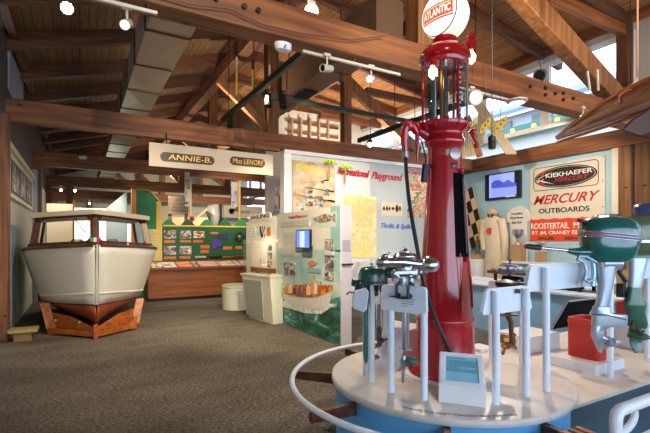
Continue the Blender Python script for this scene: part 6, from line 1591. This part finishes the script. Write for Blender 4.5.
# yellow leaf-shaped pieces and black pendant right of the pump
YL = paint('blade_yellow', '#b59a1c', .5, var=.2, scale=8)
for i, (poly, lab) in enumerate((([(470, 130), (472, 122), (478, 115), (477.5, 123), (474, 129), (471, 131)], 'smallest yellow leaf-shaped blade, touching the pump glass edge'), ([(479, 134), (480.5, 126), (487, 119), (492, 115.5), (491, 124), (486, 130), (481, 134)], 'middle yellow leaf-shaped blade hanging right of the pump'), ([(494, 133), (495.5, 125), (501, 118), (508, 114.5), (507, 122), (502, 129), (496, 134)], 'largest yellow leaf-shaped blade, furthest right of three'))):
    p = [atd(x, y, 5.6) for x, y in poly]
    o = thing('leaf_ornament', lab, 'hanging ornament', p[0]); MB().prism(p, fwd*.02).build('blade', YL, o, bevel=.004)
    c = sum(p, V((0, 0, 0)))/len(p); MB().cyl(c, V((c.x, c.y, c.z+.8)), .003, n=6).build('string', BLACKM, o)
    m = MB()
    for k in range(3): q = p[0].lerp(p[3], .25+.22*k); m.cyl(q, q-fwd*.003, .014, n=8)
    m.build('spot_mark', BLACK, o)
pq = D(492, 142, 5.2); pl_ = thing('pendant_speaker', 'black cylindrical pendant hanging on a thin cable left of the television', 'pendant', pq)
MB().lathe([(.03, -.085), (.042, -.08), (.048, .02), (.044, .06), (.025, .08), (0, .085)], pq, 22).build('body', BLACK, pl_, smooth=50)
MB().lathe([(.0, -.088), (.036, -.087), (.036, -.08)], pq, 22).build('face', paint('pendant_grey', '#6a6c70', .4), pl_)
MB().cyl(pq+V((0, 0, .08)), V((pq.x, pq.y, 4.9)), .006, n=6).build('cable', BLACKM, pl_)
# cream ribbed boards leaning outside behind the pump
rb = thing('ribbed_board', 'cream ribbed board leaning diagonally behind the fuel pump, above the beam', 'board', (8.9, 7.5, 3.95))
a, b = D(507, 154, 9.9), D(471, 100, 9.9); m = MB()
for k in range(5):
    o_ = rgt*(.05*k); m.bar(a+o_, b+o_, .035, .05)
m.build('board', paint('ribbed_cream', '#c9b692', .6), rb, smooth=0)
rb2 = thing('corrugated_sheet', 'cream ribbed panel beside the pump column, above the beam', 'panel', (8.9, 8.2, 3.95))
m = MB()
for k in range(8): m.bar(D(462+2.4*k, 158-.4*k, 10.2), D(460+2.4*k, 134-1.5*k, 10.2), .04, .03)
m.build('panel', bpy.data.materials['ribbed_cream'], rb2, smooth=0)
struct('truss_brace_beam', MB().bar(D(480, 157, 9.7), D(467, 116, 9.7), .1, .1), POST, smooth=0)
# white line, hook and red rope
hk = thing('hanging_hook', 'white rope with anchor-shaped hook hanging in front of the dark post', 'hook', D(637.5, 92, 4.6))
MB().cyl(D(637.5, -30, 4.6), D(637.5, 80, 4.6), .010, n=8).build('rope', paint('rope_tan', '#c89878', .7), hk)
m = MB(); m.bar(D(637, 78, 4.6), D(637, 98, 4.6), .02, .02); m.tube([D(632, 85, 4.6), D(637, 81, 4.6), D(643, 85, 4.6)], .012, 8); m.build('hook', WHITE, hk)
tag(MB().tube([D(x, y, 4.55) for x, y in ((618, 103), (619, 96), (625, 91), (634, 89), (641, 93), (648, 92), (657, 95), (650, 99), (640, 100), (634, 95))], .014, 8).build('red_rope', paint('rope_red', '#9c4a3c', .6)), 'red rope coiled on the deck of the hanging wooden hull', 'rope')
# ---- hanging varnished hull
hb = thing('hanging_canoe', 'copper-varnished wooden hull hung bow-first from the roof at the top right', 'canoe', D(600, 130, 5.2))
ax0 = D(557.5, 141, 6.0); axd = (-fwd+rgt*.144).normalized(); sid = V((axd.y, -axd.x, 0)); sid = sid if sid.dot(rgt) > 0 else -sid
HC = wood('hull_copper', '#7a4028', '#a8623c', '#c48a5c', stretch=(1, 1, 9), rough=.22, coat=.8, knots=False)
HT = wood('hull_deck', '#8a5020', '#b4702e', '#c88844', stretch=(1, 1, 9), rough=.3, coat=.5, knots=False)
rings = []; deck = []; keelp = []
Ln = 4.4
for i in range(15):
    t_ = i/14; s_ = t_*Ln; w_ = .25*math.sin(PI*min(1, .5*t_*2.1+.004))**.75 if t_ < .95 else .25
    w_ = .25*(1-(1-min(1, t_/.5))**1.4) if t_ < .5 else .25-.10*((t_-.5)/.5)**2
    c = ax0+axd*s_; top = .03+.20*min(1, t_/.26)**.85
    r = []
    for k in range(9):
        a = PI*k/8; r.append(c+sid*(-math.cos(a)*(w_+.01))+V((0, 0, top*(1-math.sin(a)**.8)+(.02*(1-t_) if True else 0))))
    rings.append(r); deck.append([r[0], (r[0]+r[-1])/2+V((0, 0, .03)), r[-1]]); keelp.append(c+V((0, 0, -.02)))
hull = MB(); hull.grid(rings); hull.build('hull', HC, hb, recalc=False, thick=.02, smooth=60)
MB().grid(deck).build('deck', HT, hb, recalc=False, thick=.02)
MB().tube(keelp, .022, 8).build('keel', HT, hb)
for k in (0, -1): MB().tube([r[k] for r in rings], .024, 8).build('gunwale', HT, hb)
m = MB(); q = ax0+axd*.9-sid*.25+V((0, 0, .38)); m.cyl(q, q+V((-.05, 0, .22)), .014, n=8); m.cyl(q+rgt*.1, q+rgt*.09+V((0, 0, .25)), .014, n=8); m.build('peg', TRW, hb)
q = rings[4][1]; MB().ball(q+V((0, 0, .0))-sid*.03, .03, 10).build('cleat', STEEL, hb)
for s_ in (1.2, 3.4):
    q = ax0+axd*s_+V((0, 0, .35)); MB().cyl(q, V((q.x, q.y, 5.6)), .006, n=6).build('sling', BLACKM, hb)
rd = thing('hanging_rudder', 'dark brown pointed wooden board hung beneath the varnished hull at the right edge', 'board', D(640, 122, 4.0))
p = [D(623, 130, 3.9), D(632, 120, 3.9), D(652, 107, 3.9), D(672, 98, 3.9), D(672, 126, 3.9), D(640, 136, 3.9)]
MB().prism(p, fwd*.05).build('board', paint('rudder_brown', '#4e2c18', .4, coat=.3), rd, bevel=.01)
MB().cyl(D(655, 108, 3.92), D(655, -60, 3.92), .005, n=6).build('sling', BLACKM, rd)
# white curled frame outside the right window
wf_ = thing('white_wire_frame', 'white curled wire frame behind the glass right of the wooden posts', 'rack', D(645, 160, 11))
for k in range(3):
    MB().tube([D(646+k*4, 142, 11), D(645+k*4, 152, 11), D(652+k*4, 160, 11), D(645+k*4, 168, 11), D(650+k*4, 176, 11)], .02, 8).build('wire', WHITE, wf_)
EXPOSURE = 0.08
WARM = (1, .78, .55)
# x,y,z, target, power
SPOTS = [
 (1.6, 5.5, 3.9, .3, 8.6, 1.0, 420), (2.6, 6.5, 3.95, 2.6, 8.2, 0, 330), (2.2, 4.0, 3.5, 1.8, 5.4, 0, 300),
 (1.9, 3.9, 3.5, 3.4, 6.9, 1.3, 650), (4.6, 6.6, 3.95, 5.6, 8.6, 1.8, 260), (5.85, 5.6, 3.9, 9.9, 6.6, 2.2, 300),
 (5.85, 6.6, 3.9, 8.4, 8.6, 1.8, 120), (3.2, 3.9, 3.5, 2.6, 2.5, .6, 160), (2.8, 9.2, 3.5, 3.0, 12.4, 1.2, 220),
 (5.5, 3.9, 3.5, 3.8, 2.3, .8, 280), (.3, 4.0, 3.5, .6, 6.0, 0, 160), (3.4,7.6,3.9, 3.2,8.6,1.2, 150),
 (2, 13.5, 3.5, 2.5, 17, 1.5, 400), (5, 13.5, 3.5, 5, 16.4, 1.5, 400), (1, 18.2, 3.5, 1, 20, 1.5, 500), (5, 18.3, 3.5, 5, 26, 3.0, 900),
]
SPOTS += [(3.8, .6, 5.0, 4.4, 4, 3.7, 520), (1.2, .6, 4.8, 1.8, 4, 3.8, 340), (6.6, 1.2, 4.9, 7.4, 4, 3.9, 260), (1.4, 6.0, 3.95, 2.0, 8.8, 3.5, 110), (3.2, 6.2, 3.95, 4.6, 8.7, 2.7, 90), (3.6, 11.2, 3.5, 4.1, 13.5, 2.5, 260), (2.0, 10.6, 3.5, 3.0, 12.2, .95, 160),  # includes fill spots added, without fixtures, for main beam, name board and blue panel
 (7.6, 5.0, 3.9, 9.9, 5.8, 2.6, 130), (.2, 15.5, 3.4, .5, 13.6, 2.0, 200), (-.5, 12.8, 3.4, .8, 13.4, 2.0, 220), (.6, 17.5, 3.4, .2, 20, 2.0, 700), (-.4, 14.8, 3.4, -.5, 16, 2.2, 150)]
UPS = [(2.6, 8.8, 3.97, 130), (1.6, 4.0, 3.97, 80), (5.2, 3.0, 4.0, 160), (7.0, 8.8, 3.97, 160), (6.6, 10.6, 3.97, 250), (2.3, 13.6, 3.97, 80), (4.4, 13.6, 3.97, 150), (3, 18.4, 3.97, 200)]
for (x, y, z, p) in UPS: SPOTS.append((x, y, z, x+.3, y+.3, 6, -p))  # uplights added on the beam tops to brighten the roof; the room has none
POINTS = [(CASE_LAMP.x, CASE_LAMP.y, CASE_LAMP.z-.05, 2, WARM)]
# ================================================================ CAMERA, LIGHT, COLOUR
cam = bpy.data.cameras.new('camera'); co = bpy.data.objects.new('camera', cam); COL.objects.link(co)
cam.sensor_width = 36; cam.lens = 36*F/650; cam.shift_y = 23.5/650; cam.clip_end = 200
co.location = (0, 0, EYE); co.rotation_euler = (PI/2, 0, -math.atan2(SA, CA)); sc.camera = co
w = bpy.data.worlds.new('world'); sc.world = w; w.use_nodes = True
bg = w.node_tree.nodes['Background']; bg.inputs[0].default_value = (.80, .89, 1, 1); bg.inputs[1].default_value = 3.0
def area(name, loc, rot, sx, sy, power, col):
    l = bpy.data.lights.new(name, 'AREA'); l.shape = 'RECTANGLE'; l.size = sx; l.size_y = sy; l.energy = power; l.color = col
    o = bpy.data.objects.new(name, l); COL.objects.link(o); o.location = loc; o.rotation_euler = rot; return o
def spot(name, loc, target, power, col=(1, .80, .58), ang=75, blend=.8, r=.06):
    l = bpy.data.lights.new(name, 'SPOT'); l.energy = power; l.color = col; l.spot_size = math.radians(ang); l.spot_blend = blend; l.shadow_soft_size = r
    o = bpy.data.objects.new(name, l); COL.objects.link(o); o.location = loc
    o.rotation_euler = (V(target)-V(loc)).to_track_quat('-Z', 'Y').to_euler(); return o
# daylight through the tall glazing behind the camera and through the clerestory
area('window_daylight', (3.5, -3.85, 1.9), (PI/2, 0, 0), 11, 3.0, 240, (.60, .79, 1))
for k, (x, y, z, tx, ty, tz, p) in enumerate(SPOTS):
    spot('track_and_fill_spot', (x, y, z), (tx, ty, tz), abs(p), ang=75 if p > 0 else 165, r=.04)
for (a_, b_, p) in (((5.3, 3.95, 3.5), (6.3, 3.9, .3), 240), ((4.9, 6.6, 3.9), (6.3, 5.6, .4), 160), ((1.2, 3.9, 3.5), (2.0, 2.3, .9), 90)):  # cool fill spots added to imitate daylight, mainly on the counter face
    spot('track_and_fill_spot', a_, b_, p, col=(.86, .93, 1), r=.04)
for (x, y, z, p, c) in POINTS:
    l = bpy.data.lights.new('lamp', 'POINT'); l.energy = p; l.color = c; l.shadow_soft_size = .03
    o = bpy.data.objects.new('lamp', l); COL.objects.link(o); o.location = (x, y, z)
sc.cycles.use_denoising = True
sc.cycles.max_bounces = 8; sc.cycles.transparent_max_bounces = 16; sc.cycles.sample_clamp_indirect = 6
sc.cycles.caustics_reflective = False; sc.cycles.caustics_refractive = False
vs = sc.view_settings
vs.view_transform = 'Standard'; vs.look = 'None'; vs.exposure = EXPOSURE; vs.gamma = 1; vs.use_curve_mapping = False
